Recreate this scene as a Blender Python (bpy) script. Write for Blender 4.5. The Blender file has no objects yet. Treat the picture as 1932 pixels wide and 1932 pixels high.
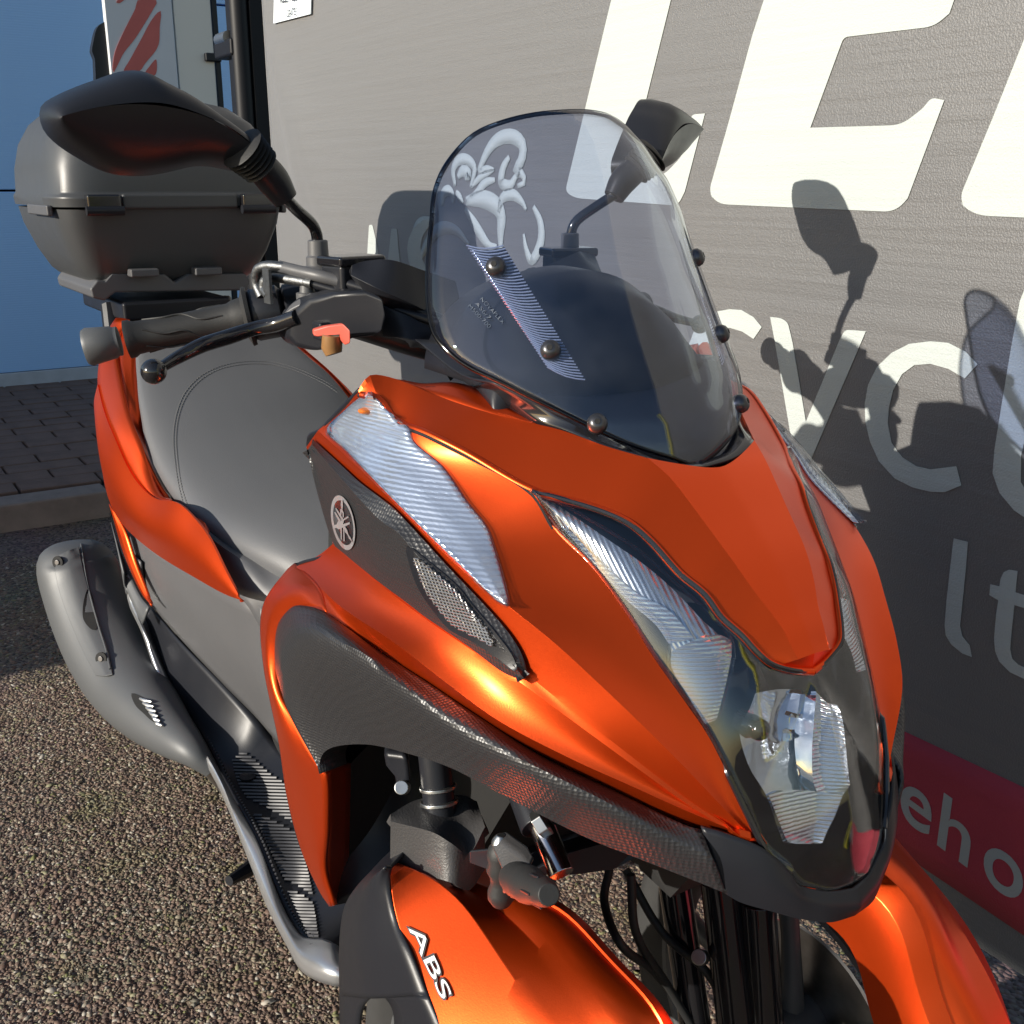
import bpy, bmesh, math, random
import numpy as np
from mathutils import Vector, Matrix
from mathutils.bvhtree import BVHTree
random.seed(7); rng = np.random.default_rng(7)
S = bpy.context.scene
COL = S.collection

# ------------------------------------------------------------------ camera
CAM = np.array([.6568, -.5876, 1.1215]); YAW, PIT = math.radians(32.35), math.radians(16.77); FPX = 2052.0
cf = np.array([-math.cos(YAW)*math.cos(PIT), math.sin(YAW)*math.cos(PIT), -math.sin(PIT)])
cr = np.cross(cf, [0, 0, 1.]); cr /= np.linalg.norm(cr); cu = np.cross(cr, cf)
cd = bpy.data.cameras.new('camera'); co = bpy.data.objects.new('camera', cd); COL.objects.link(co)
cd.sensor_width = 36; cd.lens = 36*FPX/1932; cd.clip_start = .02; cd.clip_end = 500
co.matrix_world = Matrix(((cr[0], cu[0], -cf[0], CAM[0]), (cr[1], cu[1], -cf[1], CAM[1]), (cr[2], cu[2], -cf[2], CAM[2]), (0, 0, 0, 1)))
S.camera = co
S.render.resolution_x = S.render.resolution_y = 1024
# ------------------------------------------------------------------ light
SUN_D = np.array([.02, 1.0, -.325]); SUN_D /= np.linalg.norm(SUN_D)
w = bpy.data.worlds.new('World'); S.world = w; w.use_nodes = True
nt = w.node_tree; nt.nodes.clear()
sky = nt.nodes.new('ShaderNodeTexSky'); sky.sky_type = 'NISHITA'; sky.sun_disc = False
sky.sun_elevation = math.asin(-SUN_D[2]); sky.sun_rotation = math.radians(180)
sky.altitude = 50; sky.air_density = 1.0; sky.dust_density = .6
bg = nt.nodes.new('ShaderNodeBackground'); bg.inputs[1].default_value = .105
wo = nt.nodes.new('ShaderNodeOutputWorld'); nt.links.new(sky.outputs[0], bg.inputs[0]); nt.links.new(bg.outputs[0], wo.inputs[0])
sl = bpy.data.lights.new('sun', 'SUN'); sl.energy = 5.0; sl.angle = math.radians(.5); sl.color = (1, .93, .82)
so = bpy.data.objects.new('sun', sl); COL.objects.link(so)
so.rotation_euler = Vector(SUN_D).to_track_quat('-Z', 'Y').to_euler(); so.location = (0, -8, 6)
S.view_settings.view_transform = 'Standard'; S.view_settings.look = 'None'; S.view_settings.exposure = .42; S.view_settings.gamma = 1
S.view_settings.use_curve_mapping = False

# ------------------------------------------------------------------ geometry helpers
def A(*p): return np.array(p, float)
def at(u, v, y=None, x=None, z=None):
    d = cf+(u-966)/FPX*cr-(v-966)/FPX*cu
    if y is not None: t = (y-CAM[1])/d[1]
    elif x is not None: t = (x-CAM[0])/d[0]
    else: t = (z-CAM[2])/d[2]
    return CAM+t*d
def PY(pts): return np.array([at(u, v, y=y) for u, v, y in pts])
def PYc(pts, y): return np.array([at(u, v, y=y) for u, v in pts])
def spline(P, n, closed=False):
    P = np.asarray(P, float)
    if closed: P = np.vstack([P[-2:], P, P[:3]])
    d = np.maximum(np.linalg.norm(np.diff(P, axis=0), axis=1), 1e-9)
    t = np.concatenate([[0], np.cumsum(d**.75)])
    m = np.empty_like(P)
    m[1:-1] = (P[2:]-P[:-2])/(t[2:]-t[:-2])[:, None]
    m[0] = (P[1]-P[0])/(t[1]-t[0]); m[-1] = (P[-1]-P[-2])/(t[-1]-t[-2])
    a, b = (t[2], t[-3]) if closed else (t[0], t[-1])
    tt = np.linspace(a, b, 12*n if not closed else 12*n+1)
    k = np.clip(np.searchsorted(t, tt, side='right')-1, 0, len(t)-2)
    h = (t[k+1]-t[k]); s = (tt-t[k])/h; s = s[:, None]; h = h[:, None]
    Q = (2*s**3-3*s**2+1)*P[k]+(s**3-2*s**2+s)*h*m[k]+(-2*s**3+3*s**2)*P[k+1]+(s**3-s**2)*h*m[k+1]
    L = np.concatenate([[0], np.cumsum(np.linalg.norm(np.diff(Q, axis=0), axis=1))])
    q = np.linspace(0, L[-1], n+1)[:-1] if closed else np.linspace(0, L[-1], n)
    return np.stack([np.interp(q, L, Q[:, i]) for i in range(Q.shape[1])], 1)
def poly(P, n):
    P = np.asarray(P, float); L = np.concatenate([[0], np.cumsum(np.linalg.norm(np.diff(P, axis=0), axis=1))])
    q = np.linspace(0, L[-1], n); return np.stack([np.interp(q, L, P[:, i]) for i in range(P.shape[1])], 1)
def loft(rails, n=48, m=8, smooth=True, closed=False):
    R = np.array([spline(r, n, closed) for r in rails])
    if len(rails) == 2 or not smooth:
        out = []
        for a, b in zip(R[:-1], R[1:]):
            for k in range(m): out.append(a+(b-a)*k/m)
        out.append(R[-1]); return np.array(out)
    k = (len(rails)-1)*m+1
    return np.stack([spline(R[:, i], k) for i in range(n)], 1)
def bulge(G, amt, ref=None):
    """push the middle rows of a grid outward (away from ref / towards camera side)"""
    M, N, _ = G.shape; du = np.gradient(G, axis=0); dv = np.gradient(G, axis=1)
    nn = np.cross(du, dv); nn /= np.maximum(np.linalg.norm(nn, axis=2, keepdims=True), 1e-12)
    s = np.sign(np.sum(nn*(CAM-G)))
    w_ = np.sin(np.linspace(0, math.pi, M))[:, None, None]
    return G+nn*s*amt*w_
def grid_faces(M, N, o=0, closed=False):
    F = []
    for i in range(M-1):
        for j in range(N if closed else N-1):
            j2 = (j+1) % N
            F.append((o+i*N+j, o+i*N+j2, o+(i+1)*N+j2, o+(i+1)*N+j))
    return F
class MB:
    def __init__(s): s.V = []; s.F = []
    def add(s, V, F):
        o = len(s.V); s.V += [tuple(map(float, v)) for v in V]; s.F += [tuple(o+i for i in f) for f in F]; return s
    def grid(s, G, closed=False):
        M, N, _ = G.shape; return s.add(G.reshape(-1, 3), grid_faces(M, N, 0, closed))
    def box(s, c, d, rot=None):
        c = A(*c); d = A(*d)/2
        V = np.array([[x, y, z] for x in (-1, 1) for y in (-1, 1) for z in (-1, 1)])*d
        if rot is not None: V = V@np.array(rot).T
        return s.add(V+c, [(0, 1, 3, 2), (4, 6, 7, 5), (0, 4, 5, 1), (2, 3, 7, 6), (0, 2, 6, 4), (1, 5, 7, 3)])
    def tube(s, P, r, n=12, caps=True, smooth=0):
        P = np.asarray(P, float)
        if smooth:
            if np.ndim(r):
                R4 = spline(np.hstack([P*1.0, np.asarray(r, float)[:, None]]), smooth); P, r = R4[:, :3], np.clip(R4[:, 3], min(r), max(r)*1.02)
            else: P = spline(P, smooth)
        m = len(P); r = np.full(m, r) if np.ndim(r) == 0 else np.asarray(r, float)
        T = np.gradient(P, axis=0); T /= np.maximum(np.linalg.norm(T, axis=1, keepdims=True), 1e-12)
        up = A(0, 0, 1) if abs(T[0][2]) < .9 else A(1, 0, 0)
        V = []; a = np.cross(T[0], up); a /= np.linalg.norm(a)
        for i in range(m):
            a = a-T[i]*(a@T[i]); a /= np.linalg.norm(a); b = np.cross(T[i], a)
            for k in range(n):
                th = 2*math.pi*k/n; V.append(P[i]+r[i]*(math.cos(th)*a+math.sin(th)*b))
        F = grid_faces(m, n, 0, True)
        if caps: F += [tuple(range(n)), tuple((m-1)*n+k for k in reversed(range(n)))]
        return s.add(V, F)
    def sphere(s, c, r, n=16, sc=(1, 1, 1)):
        c = A(*c); V = []; 
        for i in range(n//2+1):
            ph = math.pi*i/(n//2)
            for k in range(n): V.append(c+A(math.sin(ph)*math.cos(2*math.pi*k/n), math.sin(ph)*math.sin(2*math.pi*k/n), math.cos(ph))*r*A(*sc))
        return s.add(V, grid_faces(n//2+1, n, 0, True))
    def poly(s, P):
        return s.add(P, [tuple(range(len(P)))])
def mir(o): return np.asarray(o)*A(1, -1, 1)
def mk(name, mb, mat, parent=None, orient='cam', mirror=False, both=False, thick=0, off=-1, bevel=0, sharp=30, weld=True, seg=2, label=None, kind=None, subsurf=0):
    """one mesh object; orient: normals towards the camera side ('cam'), recalculated ('out') or left alone"""
    me = bpy.data.meshes.new(name); bm = bmesh.new()
    vs = [bm.verts.new(v) for v in mb.V]
    for f in mb.F:
        try: bm.faces.new([vs[i] for i in f])
        except Exception: pass
    if weld: bmesh.ops.remove_doubles(bm, verts=bm.verts, dist=2e-5)
    bmesh.ops.recalc_face_normals(bm, faces=bm.faces)
    if orient == 'cam':
        bm.normal_update(); s_ = 0
        for f in bm.faces: s_ += f.calc_area()*f.normal.dot((Vector(CAM)-f.calc_center_median()).normalized())
        if s_ < 0: bmesh.ops.reverse_faces(bm, faces=bm.faces)
    if mirror or both:
        if both:
            g = bmesh.ops.duplicate(bm, geom=bm.verts[:]+bm.edges[:]+bm.faces[:])['geom']
            nv = [e for e in g if isinstance(e, bmesh.types.BMVert)]; nf = [e for e in g if isinstance(e, bmesh.types.BMFace)]
        else: nv = bm.verts[:]; nf = bm.faces[:]
        for v in nv: v.co.y = -v.co.y
        bmesh.ops.reverse_faces(bm, faces=nf)
        if both: bmesh.ops.remove_doubles(bm, verts=bm.verts, dist=2e-4)
    bm.to_mesh(me); bm.free()
    for p in me.polygons: p.use_smooth = True
    me.set_sharp_from_angle(angle=math.radians(sharp))
    o = bpy.data.objects.new(name, me); COL.objects.link(o)
    if mat: me.materials.append(mat)
    if parent is not None: o.parent = parent
    if thick:
        m_ = o.modifiers.new('s', 'SOLIDIFY'); m_.thickness = thick; m_.offset = off; m_.use_even_offset = False
    if bevel:
        m_ = o.modifiers.new('b', 'BEVEL'); m_.width = bevel; m_.segments = seg; m_.limit_method = 'ANGLE'; m_.angle_limit = math.radians(sharp); m_.harden_normals = True
    if label: o['label'] = label
    if kind: o['kind'] = kind
    return o
def pair(name, mb, mat, parent, **k):
    return mk(name, mb, mat, parent, **k), mk(name, mb, mat, parent, mirror=True, **k)
def thing(name, label, cat, loc=(0, 0, 0), group=None):
    o = bpy.data.objects.new(name, None); COL.objects.link(o); o.location = loc; o.empty_display_size = .1
    o['label'] = label; o['category'] = cat
    if group: o['group'] = group
    return o
def tag(o, label, cat): o['label'] = label; o['category'] = cat; return o

# ------------------------------------------------------------------ materials
def M(name, col, rough=.5, metal=0, spec=.5, bump=None, coat=0, coatr=.1, noise=0, nscale=20, sheen=0, sheenr=.5, ior=None, rvar=0):
    m = bpy.data.materials.new(name); m.use_nodes = True; N = m.node_tree.nodes; L = m.node_tree.links
    b = N['Principled BSDF']; b.inputs['Base Color'].default_value = (*col, 1); b.inputs['Roughness'].default_value = rough
    b.inputs['Metallic'].default_value = metal; b.inputs['Specular IOR Level'].default_value = spec
    b.inputs['Coat Weight'].default_value = coat; b.inputs['Coat Roughness'].default_value = coatr
    b.inputs['Sheen Weight'].default_value = sheen; b.inputs['Sheen Roughness'].default_value = sheenr
    if ior: b.inputs['IOR'].default_value = ior
    tc = N.new('ShaderNodeTexCoord')
    if noise or rvar:
        n = N.new('ShaderNodeTexNoise'); n.inputs['Scale'].default_value = nscale; n.inputs['Detail'].default_value = 6
        L.new(tc.outputs['Object'], n.inputs['Vector'])
        if noise:
            mx = N.new('ShaderNodeMix'); mx.data_type = 'RGBA'; mx.inputs[6].default_value = (*[c*(1-noise) for c in col], 1); mx.inputs[7].default_value = (*[min(1, c*(1+noise)) for c in col], 1)
            L.new(n.outputs['Fac'], mx.inputs[0]); L.new(mx.outputs[2], b.inputs['Base Color'])
        if rvar:
            mr = N.new('ShaderNodeMapRange'); mr.inputs[3].default_value = rough-rvar; mr.inputs[4].default_value = rough+rvar
            L.new(n.outputs['Fac'], mr.inputs[0]); L.new(mr.outputs[0], b.inputs['Roughness'])
    if bump:
        kind, sc, st = bump
        if kind == 'noise': t = N.new('ShaderNodeTexNoise'); t.inputs['Detail'].default_value = 3; out = 'Fac'
        elif kind == 'dots': t = N.new('ShaderNodeTexVoronoi'); t.feature = 'F1'; t.inputs['Randomness'].default_value = .25; out = 'Distance'
        elif kind == 'cells': t = N.new('ShaderNodeTexVoronoi'); t.feature = 'F1'; out = 'Distance'
        elif kind == 'wave': t = N.new('ShaderNodeTexWave'); t.bands_direction = 'Z'; t.inputs['Distortion'].default_value = 1.2; t.inputs['Detail'].default_value = 1; t.inputs['Detail Scale'].default_value = 2; out = 'Fac'
        elif kind == 'fine': t = N.new('ShaderNodeTexWave'); t.bands_direction = 'DIAGONAL'; t.inputs['Distortion'].default_value = .4; out = 'Fac'
        t.inputs['Scale'].default_value = sc; L.new(tc.outputs['Object'], t.inputs['Vector'])
        bp = N.new('ShaderNodeBump'); bp.inputs['Strength'].default_value = st; bp.inputs['Distance'].default_value = .4/sc
        L.new(t.outputs[out], bp.inputs['Height']); L.new(bp.outputs[0], b.inputs['Normal'])
    return m
ORANGE = M('satin_orange', (.80, .074, .006), .36, .88, coat=.22, coatr=.3, bump=('noise', 850, .13), rvar=.04, nscale=500)
BLACKTEX = M('textured_black', (.022, .022, .024), .38, spec=.6, bump=('dots', 330, .55))
BLACK = M('black_plastic', (.014, .015, .019), .36, spec=.3, bump=('noise', 900, .12), rvar=.06, nscale=30)
BLACKGL = M('gloss_black', (.012, .012, .014), .12, coat=.5)
GREY = M('grey_plastic', (.085, .085, .089), .46, bump=('noise', 1100, .16), rvar=.05, nscale=25)
BOXM = M('box_plastic', (.055, .057, .059), .42, bump=('noise', 700, .12), rvar=.06, nscale=18)
SEAT = M('seat_vinyl', (.105, .107, .112), .5, bump=('cells', 700, .25), spec=.5, rvar=.05, nscale=8)
STITCH = M('stitch', (.14, .14, .14), .7)
SILVER = M('silver_paint', (.60, .61, .62), .3, .8, rvar=.06, nscale=60)
CHROME = M('chrome', (.5, .5, .52), .18, 1)
STEEL = M('steel', (.45, .45, .44), .35, 1, noise=.3, nscale=80)
ZINC = M('zinc_tube', (.15, .155, .16), .5, 1, noise=.5, nscale=220, bump=('noise', 300, .4))
MUFF = M('muffler_shield', (.09, .094, .098), .5, .15, bump=('noise', 900, .2), rvar=.05, nscale=20)
DSTEEL = M('dark_steel', (.09, .09, .095), .3, .8)
RUBBER = M('rubber', (.018, .018, .018), .6, bump=('noise', 500, .2))
TYRE = M('tyre', (.03, .03, .03), .75, noise=.4, nscale=30)
RED = M('red_switch', (.55, .09, .06), .45)
AMBER = M('amber', (.6, .14, .01), .3)
FLUID = M('fluid_brown', (.25, .13, .05), .3)
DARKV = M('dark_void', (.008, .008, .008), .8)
ALU = M('reflector', (.82, .84, .88), .14, .85, bump=('fine', 110, .22))
ALUR = M('reflector_ribbed', (.82, .84, .88), .14, .8, bump=('wave', 110, .28))
INDM = M('indicator_reflector', (.82, .85, .9), .12, .68, bump=('wave', 95, .24))
ALUS = M('reflector_smooth', (.85, .88, .93), .05, 1)
RIBM = M('ribbed_strip', (.75, .77, .8), .25, .4)
MIRG = M('mirror_glass', (.9, .9, .9), .02, 1)
def glass(name, tint, gloss=.03, ior=1.5, alpha=.0, haze=0):
    m = bpy.data.materials.new(name); m.use_nodes = True; N = m.node_tree.nodes; L = m.node_tree.links; N.clear()
    o = N.new('ShaderNodeOutputMaterial'); t = N.new('ShaderNodeBsdfTransparent'); t.inputs[0].default_value = (*tint, 1)
    g = N.new('ShaderNodeBsdfGlossy'); g.inputs['Roughness'].default_value = gloss
    lw = N.new('ShaderNodeLayerWeight'); lw.inputs[0].default_value = .5
    pw = N.new('ShaderNodeMath'); pw.operation = 'POWER'; L.new(lw.outputs['Facing'], pw.inputs[0]); pw.inputs[1].default_value = 5
    f = N.new('ShaderNodeMath'); f.operation = 'MULTIPLY_ADD'; L.new(pw.outputs[0], f.inputs[0]); f0 = ((ior-1)/(ior+1))**2; f.inputs[1].default_value = 1-f0; f.inputs[2].default_value = f0
    mx = N.new('ShaderNodeMixShader'); L.new(f.outputs[0], mx.inputs[0]); L.new(t.outputs[0], mx.inputs[1]); L.new(g.outputs[0], mx.inputs[2])
    if haze:
        d = N.new('ShaderNodeBsdfDiffuse'); d.inputs[0].default_value = (.7, .75, .8, 1)
        n = N.new('ShaderNodeTexNoise'); n.inputs['Scale'].default_value = 14; n.inputs['Detail'].default_value = 8
        r = N.new('ShaderNodeMapRange'); r.inputs[1].default_value = .4; r.inputs[2].default_value = .8; r.inputs[4].default_value = haze
        tc = N.new('ShaderNodeTexCoord'); L.new(tc.outputs['Object'], n.inputs['Vector']); L.new(n.outputs['Fac'], r.inputs[0])
        m2 = N.new('ShaderNodeMixShader'); L.new(r.outputs[0], m2.inputs[0]); L.new(mx.outputs[0], m2.inputs[1]); L.new(d.outputs[0], m2.inputs[2]); mx = m2
    L.new(mx.outputs[0], o.inputs[0]); return m
SCREENG = glass('smoked_screen', (.74, .78, .88), .008, 1.8, haze=.02)
LENSG = glass('clear_lens', (.9, .92, .95), .015, 1.5)
LENSS = glass('smoked_lens', (.86, .88, .9), .008, 1.85)

# ------------------------------------------------------------------ SETTING
YB = .6                                   # banner plane
def bn(u, v, off=0.): return at(u, v, y=YB-off)
def fold(x, z):
    r = 0
    x0, z0 = bn(512, 72)[0], bn(512, 72)[2]
    for ang, amp, wd in ((-.98, .016, .05), (-1.2, .010, .03), (-.75, .008, .06)):
        dx, dz = x-x0, z-z0; s = dx*math.cos(ang)+dz*math.sin(ang); t = -dx*math.sin(ang)+dz*math.cos(ang)
        r = r-amp*np.exp(-(t/(wd*(1+s)))**2)*np.clip(s*3, 0, 1)*np.exp(-s*1.1)
    return r
def wob(x, z):                             # gentle swell of the hanging banner
    return .004*np.sin(1.1*x+.8*z)+.0015*np.sin(3.1*z+.4*x)+fold(np.asarray(x, float), np.asarray(z, float))
# ground
gm = bpy.data.materials.new('aggregate'); gm.use_nodes = True; N = gm.node_tree.nodes; L = gm.node_tree.links; b = N['Principled BSDF']
tc = N.new('ShaderNodeTexCoord'); vo = N.new('ShaderNodeTexVoronoi'); vo.inputs['Scale'].default_value = 130; L.new(tc.outputs['Object'], vo.inputs['Vector'])
cr_ = N.new('ShaderNodeValToRGB'); e = cr_.color_ramp.elements; e[0].color = (.035, .028, .026, 1); e[1].color = (.30, .23, .2, 1)
for p, c in ((.35, (.15, .10, .085)), (.6, (.22, .16, .135)), (.8, (.16, .13, .08))): q = e.new(p); q.color = (*c, 1)
sx = N.new('ShaderNodeSeparateColor'); L.new(vo.outputs['Color'], sx.inputs[0]); L.new(sx.outputs[0], cr_.inputs[0])
n2 = N.new('ShaderNodeTexNoise'); n2.inputs['Scale'].default_value = 3; n2.inputs['Detail'].default_value = 8; L.new(tc.outputs['Object'], n2.inputs['Vector'])
mx = N.new('ShaderNodeMix'); mx.data_type = 'RGBA'; mx.blend_type = 'MULTIPLY'; mx.inputs[0].default_value = .6; L.new(cr_.outputs[0], mx.inputs[6]); L.new(n2.outputs['Color'], mx.inputs[7])
L.new(mx.outputs[2], b.inputs['Base Color']); b.inputs['Roughness'].default_value = .85
bp = N.new('ShaderNodeBump'); bp.inputs['Strength'].default_value = 1; bp.inputs['Distance'].default_value = .006; bp.invert = True; L.new(vo.outputs['Distance'], bp.inputs['Height']); L.new(bp.outputs[0], b.inputs['Normal'])
g = mk('ground', MB().add([(-60, -60, 0), (60, -60, 0), (60, 60, 0), (-60, 60, 0)], [(0, 1, 2, 3)]), gm, orient='cam', kind='structure')
# loose aggregate chips, a single countless mass
pm = bpy.data.materials.new('chips'); pm.use_nodes = True; N = pm.node_tree.nodes; L = pm.node_tree.links; b = N['Principled BSDF']; b.inputs['Roughness'].default_value = .7
an = N.new('ShaderNodeAttribute'); an.attribute_name = 'tone'; rp = N.new('ShaderNodeValToRGB'); e = rp.color_ramp.elements
e[0].color = (.07, .05, .042, 1); e[1].color = (.36, .33, .28, 1)
for p, c in ((.15, (.115, .072, .052)), (.42, (.165, .108, .078)), (.62, (.20, .135, .10)), (.74, (.185, .15, .10)), (.84, (.26, .22, .165)), (.88, (.15, .15, .05)), (.95, (.34, .30, .24))): q = e.new(p); q.color = (*c, 1)
L.new(an.outputs['Fac'], rp.inputs[0])
tc = N.new('ShaderNodeTexCoord'); nn_ = N.new('ShaderNodeTexNoise'); nn_.inputs['Scale'].default_value = 9; nn_.inputs['Detail'].default_value = 5; L.new(tc.outputs['Object'], nn_.inputs['Vector'])
mr = N.new('ShaderNodeMapRange'); mr.inputs[1].default_value = .56; mr.inputs[2].default_value = .72; mr.inputs[4].default_value = .55; L.new(nn_.outputs['Fac'], mr.inputs[0])
mg = N.new('ShaderNodeMix'); mg.data_type = 'RGBA'; L.new(mr.outputs[0], mg.inputs[0]); L.new(rp.outputs[0], mg.inputs[6]); mg.inputs[7].default_value = (.10, .105, .03, 1); L.new(mg.outputs[2], b.inputs['Base Color'])
def chips(n, x0, x1, y0, y1, s0, s1, seed, keep=None):
    r = np.random.default_rng(seed)
    base = np.array([[1, 0, 0], [-1, 0, 0], [0, 1, 0], [0, -1, 0], [0, 0, 1], [.6, .6, .55], [-.6, .6, .5], [-.55, -.6, .5], [.6, -.55, .55]], float)
    fc = [(4, 5, 6), (4, 6, 7), (4, 7, 8), (4, 8, 5), (0, 2, 5), (2, 6, 5), (2, 1, 6), (1, 7, 6), (1, 3, 7), (3, 8, 7), (3, 0, 8), (0, 5, 8)]
    X = r.uniform(x0, x1, n); Y = r.uniform(y0, y1, n)
    if keep is not None: k = keep(X, Y); X = X[k]; Y = Y[k]; n = len(X)
    s = r.uniform(0, 1, n)**2*(s1-s0)+s0
    sc = np.stack([s*r.uniform(.8, 1.5, n), s*r.uniform(.6, 1.0, n), s*r.uniform(.22, .42, n)], 1)
    th = r.uniform(0, 2*math.pi, n); V = base[None]*sc[:, None]*r.uniform(.8, 1.2, (n, 9, 1))
    tx = r.uniform(-.4, .4, n)[:, None]; V[:, :, 2] += V[:, :, 0]*tx
    c, sn = np.cos(th)[:, None], np.sin(th)[:, None]
    x = V[:, :, 0]*c-V[:, :, 1]*sn+X[:, None]; y = V[:, :, 0]*sn+V[:, :, 1]*c+Y[:, None]; z = V[:, :, 2]
    V = np.stack([x, y, z], 2).reshape(-1, 3); F = (np.array(fc)[None]+9*np.arange(n)[:, None, None]).reshape(-1, 3)
    return V, F, np.repeat(r.uniform(0, 1, n), 9)
VV = []; FF = []; TT = []; o_ = 0
vis = lambda X, Y: np.ones(len(X), bool)
def infr(X, Y):
    P = np.stack([X, Y, 0*X], 1)-CAM; z = P@cf; u = 966+FPX*(P@cr)/z; v = 966-FPX*(P@cu)/z
    return (z > 0) & (u > -80) & (u < 2000) & (v < 2050) & (v > 1050)
for a in ((2600, -1.9, .3, -.75, .6, .0048, .0085, 5, infr), (150000, -1.9, .3, -.75, .6, .0019, .0058, 1, infr), (16000, -3.1, -1.7, -.9, .6, .003, .007, 2, infr)):
    V, F, T = chips(*a); VV.append(V); FF.append(F+o_); TT.append(T); o_ += len(V)
V = np.vstack(VV); F = np.vstack(FF); T = np.concatenate(TT)
me = bpy.data.meshes.new('gravel'); me.vertices.add(len(V)); me.vertices.foreach_set('co', V.ravel()); me.loops.add(F.size); me.loops.foreach_set('vertex_index', F.ravel().astype(np.int32))
me.polygons.add(len(F)); me.polygons.foreach_set('loop_start', np.arange(0, F.size, 3, dtype=np.int32)); me.polygons.foreach_set('loop_total', np.full(len(F), 3, np.int32))
me.update(calc_edges=True); at_ = me.attributes.new('tone', 'FLOAT', 'POINT'); at_.data.foreach_set('value', T.astype(np.float32)); me.materials.append(pm)
o = bpy.data.objects.new('gravel', me); COL.objects.link(o); o['kind'] = 'stuff'; o['label'] = 'reddish brown exposed stone chips of the yard surface'; o['category'] = 'gravel'

# raised pavement of block pavers behind a kerb
PAV = M('paver', (.15, .09, .065), .85, noise=.5, nscale=14, bump=('noise', 90, .6))
PAV2 = M('pavement_bed', (.03, .028, .026), .9)
KERB = M('kerb_concrete', (.22, .17, .14), .85, noise=.35, nscale=20, bump=('noise', 120, .5))
pv = mk('pavement', MB().box((-4.75, -.2, .035), (2.85, 4.4, .07)), PAV2, orient='out', kind='structure')
bm_ = MB().box((0, 0, 0), (.196, .096, .05)); base = None
k = 0
for i in range(17):
    for j in range(16):
        x = -3.44-.14*i; y = -1.6+.2*j*.5*2+(0 if i % 2 else .1)
        y = -1.9+.28*j+(.14 if i % 2 else 0)
        q = A(x, y, .07)-CAM; z = q@cf; u = 966+FPX*(q@cr)/z; v = 966-FPX*(q@cu)/z
        if u < -900 or u > 420: continue
        if base is None:
            base = mk('paver', MB().box((0, 0, 0), (.132, .272, .05)), PAV, pv, orient='out', bevel=.005); ob = base
        else: ob = base.copy(); COL.objects.link(ob)
        ob.location = (x, y, .0655+random.uniform(-.0015, .0015)); ob.rotation_euler = (random.uniform(-.01, .01), random.uniform(-.01, .01), random.uniform(-.01, .01)); k += 1
kb = thing('kerb', 'pale concrete kerb edging the block paving at the left', 'kerb', (-3.26, 0, 0)); kb['kind'] = 'structure'
for j in range(6):
    y = -2.1+.915*j
    mk('kerb_stone', MB().box((0, y, .044), (.13, .905, .1)), KERB, kb, orient='out', bevel=.008)
del kb['category']; del kb['label']

# blue sectional door wall
BLUE = bpy.data.materials.new('blue_door'); BLUE.use_nodes = True; N = BLUE.node_tree.nodes; L = BLUE.node_tree.links; b = N['Principled BSDF']
b.inputs['Base Color'].default_value = (.38, .64, 1.0, 1); b.inputs['Roughness'].default_value = .38; b.inputs['Metallic'].default_value = .15
tc = N.new('ShaderNodeTexCoord'); wv = N.new('ShaderNodeTexWave'); wv.bands_direction = 'Z'; wv.inputs['Scale'].default_value = 26; L.new(tc.outputs['Object'], wv.inputs['Vector'])
bp = N.new('ShaderNodeBump'); bp.inputs['Strength'].default_value = .12; bp.inputs['Distance'].default_value = .003; L.new(wv.outputs['Fac'], bp.inputs['Height']); L.new(bp.outputs[0], b.inputs['Normal'])
WHT = M('white_trim', (.45, .47, .5), .6, noise=.2, nscale=15)
DX = -5.65
dr = thing('sectional_door', 'wide blue ribbed sectional door behind the top box', 'garage door', (DX, 0, .07))
for z0, z1 in ((.16, 1.085), (1.095, 2.05), (2.06, 3.0), (3.01, 3.95)):
    mk('door_panel', MB().box((-.03, .3, (z0+z1)/2-.07), (.06, 5.2, z1-z0)), BLUE, dr, orient='out', bevel=.004)
mk('bottom_seal', MB().box((-.03, .3, .045), (.07, 5.2, .085)), WHT, dr, orient='out', bevel=.005)
mk('backing', MB().box((-.12, .3, 1.94), (.02, 5.4, 4.1)), DARKV, dr, orient='out')

# totem sign in front of the door
CREAM = M('cream_panel', (.62, .64, .66), .5, noise=.06, nscale=5)
SALM = M('faded_red', (.55, .13, .11), .55, noise=.15, nscale=12)
SX = -4.3
def sxp(u, v): return at(u, v, x=SX)
tt = thing('totem_sign', 'tall white totem sign with faded red flame stripes, beside the blue door', 'sign', (SX, 0, 0))
def rel(P, o): return np.asarray(P)-np.asarray(o.location)
ya, yb = sxp(197, 0)[1], sxp(330, 60)[1]
zt = 2.6; ybk = at(398, 60, x=SX-.02)[1]
mk('sign_body', MB().box(rel(((SX-.03), (ya+yb)/2, zt/2), tt), (.04, yb-ya, zt)), CREAM, tt, orient='out', bevel=.004)
LITSIDE = M('lit_side', (.75, .72, .64), .5)  # paler than the front panel: this face's stronger light is put into the colour
mk('sign_side', MB().box(rel((SX-.03, (yb+ybk)/2+.006, zt/2), tt), (.03, ybk-yb-.002, zt)), LITSIDE, tt, orient='out', bevel=.003)
mk('edge_trim', MB().box(rel((SX-.03, ybk+.02, zt/2), tt), (.04, .02, zt)), BLACK, tt, orient='out')
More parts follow.
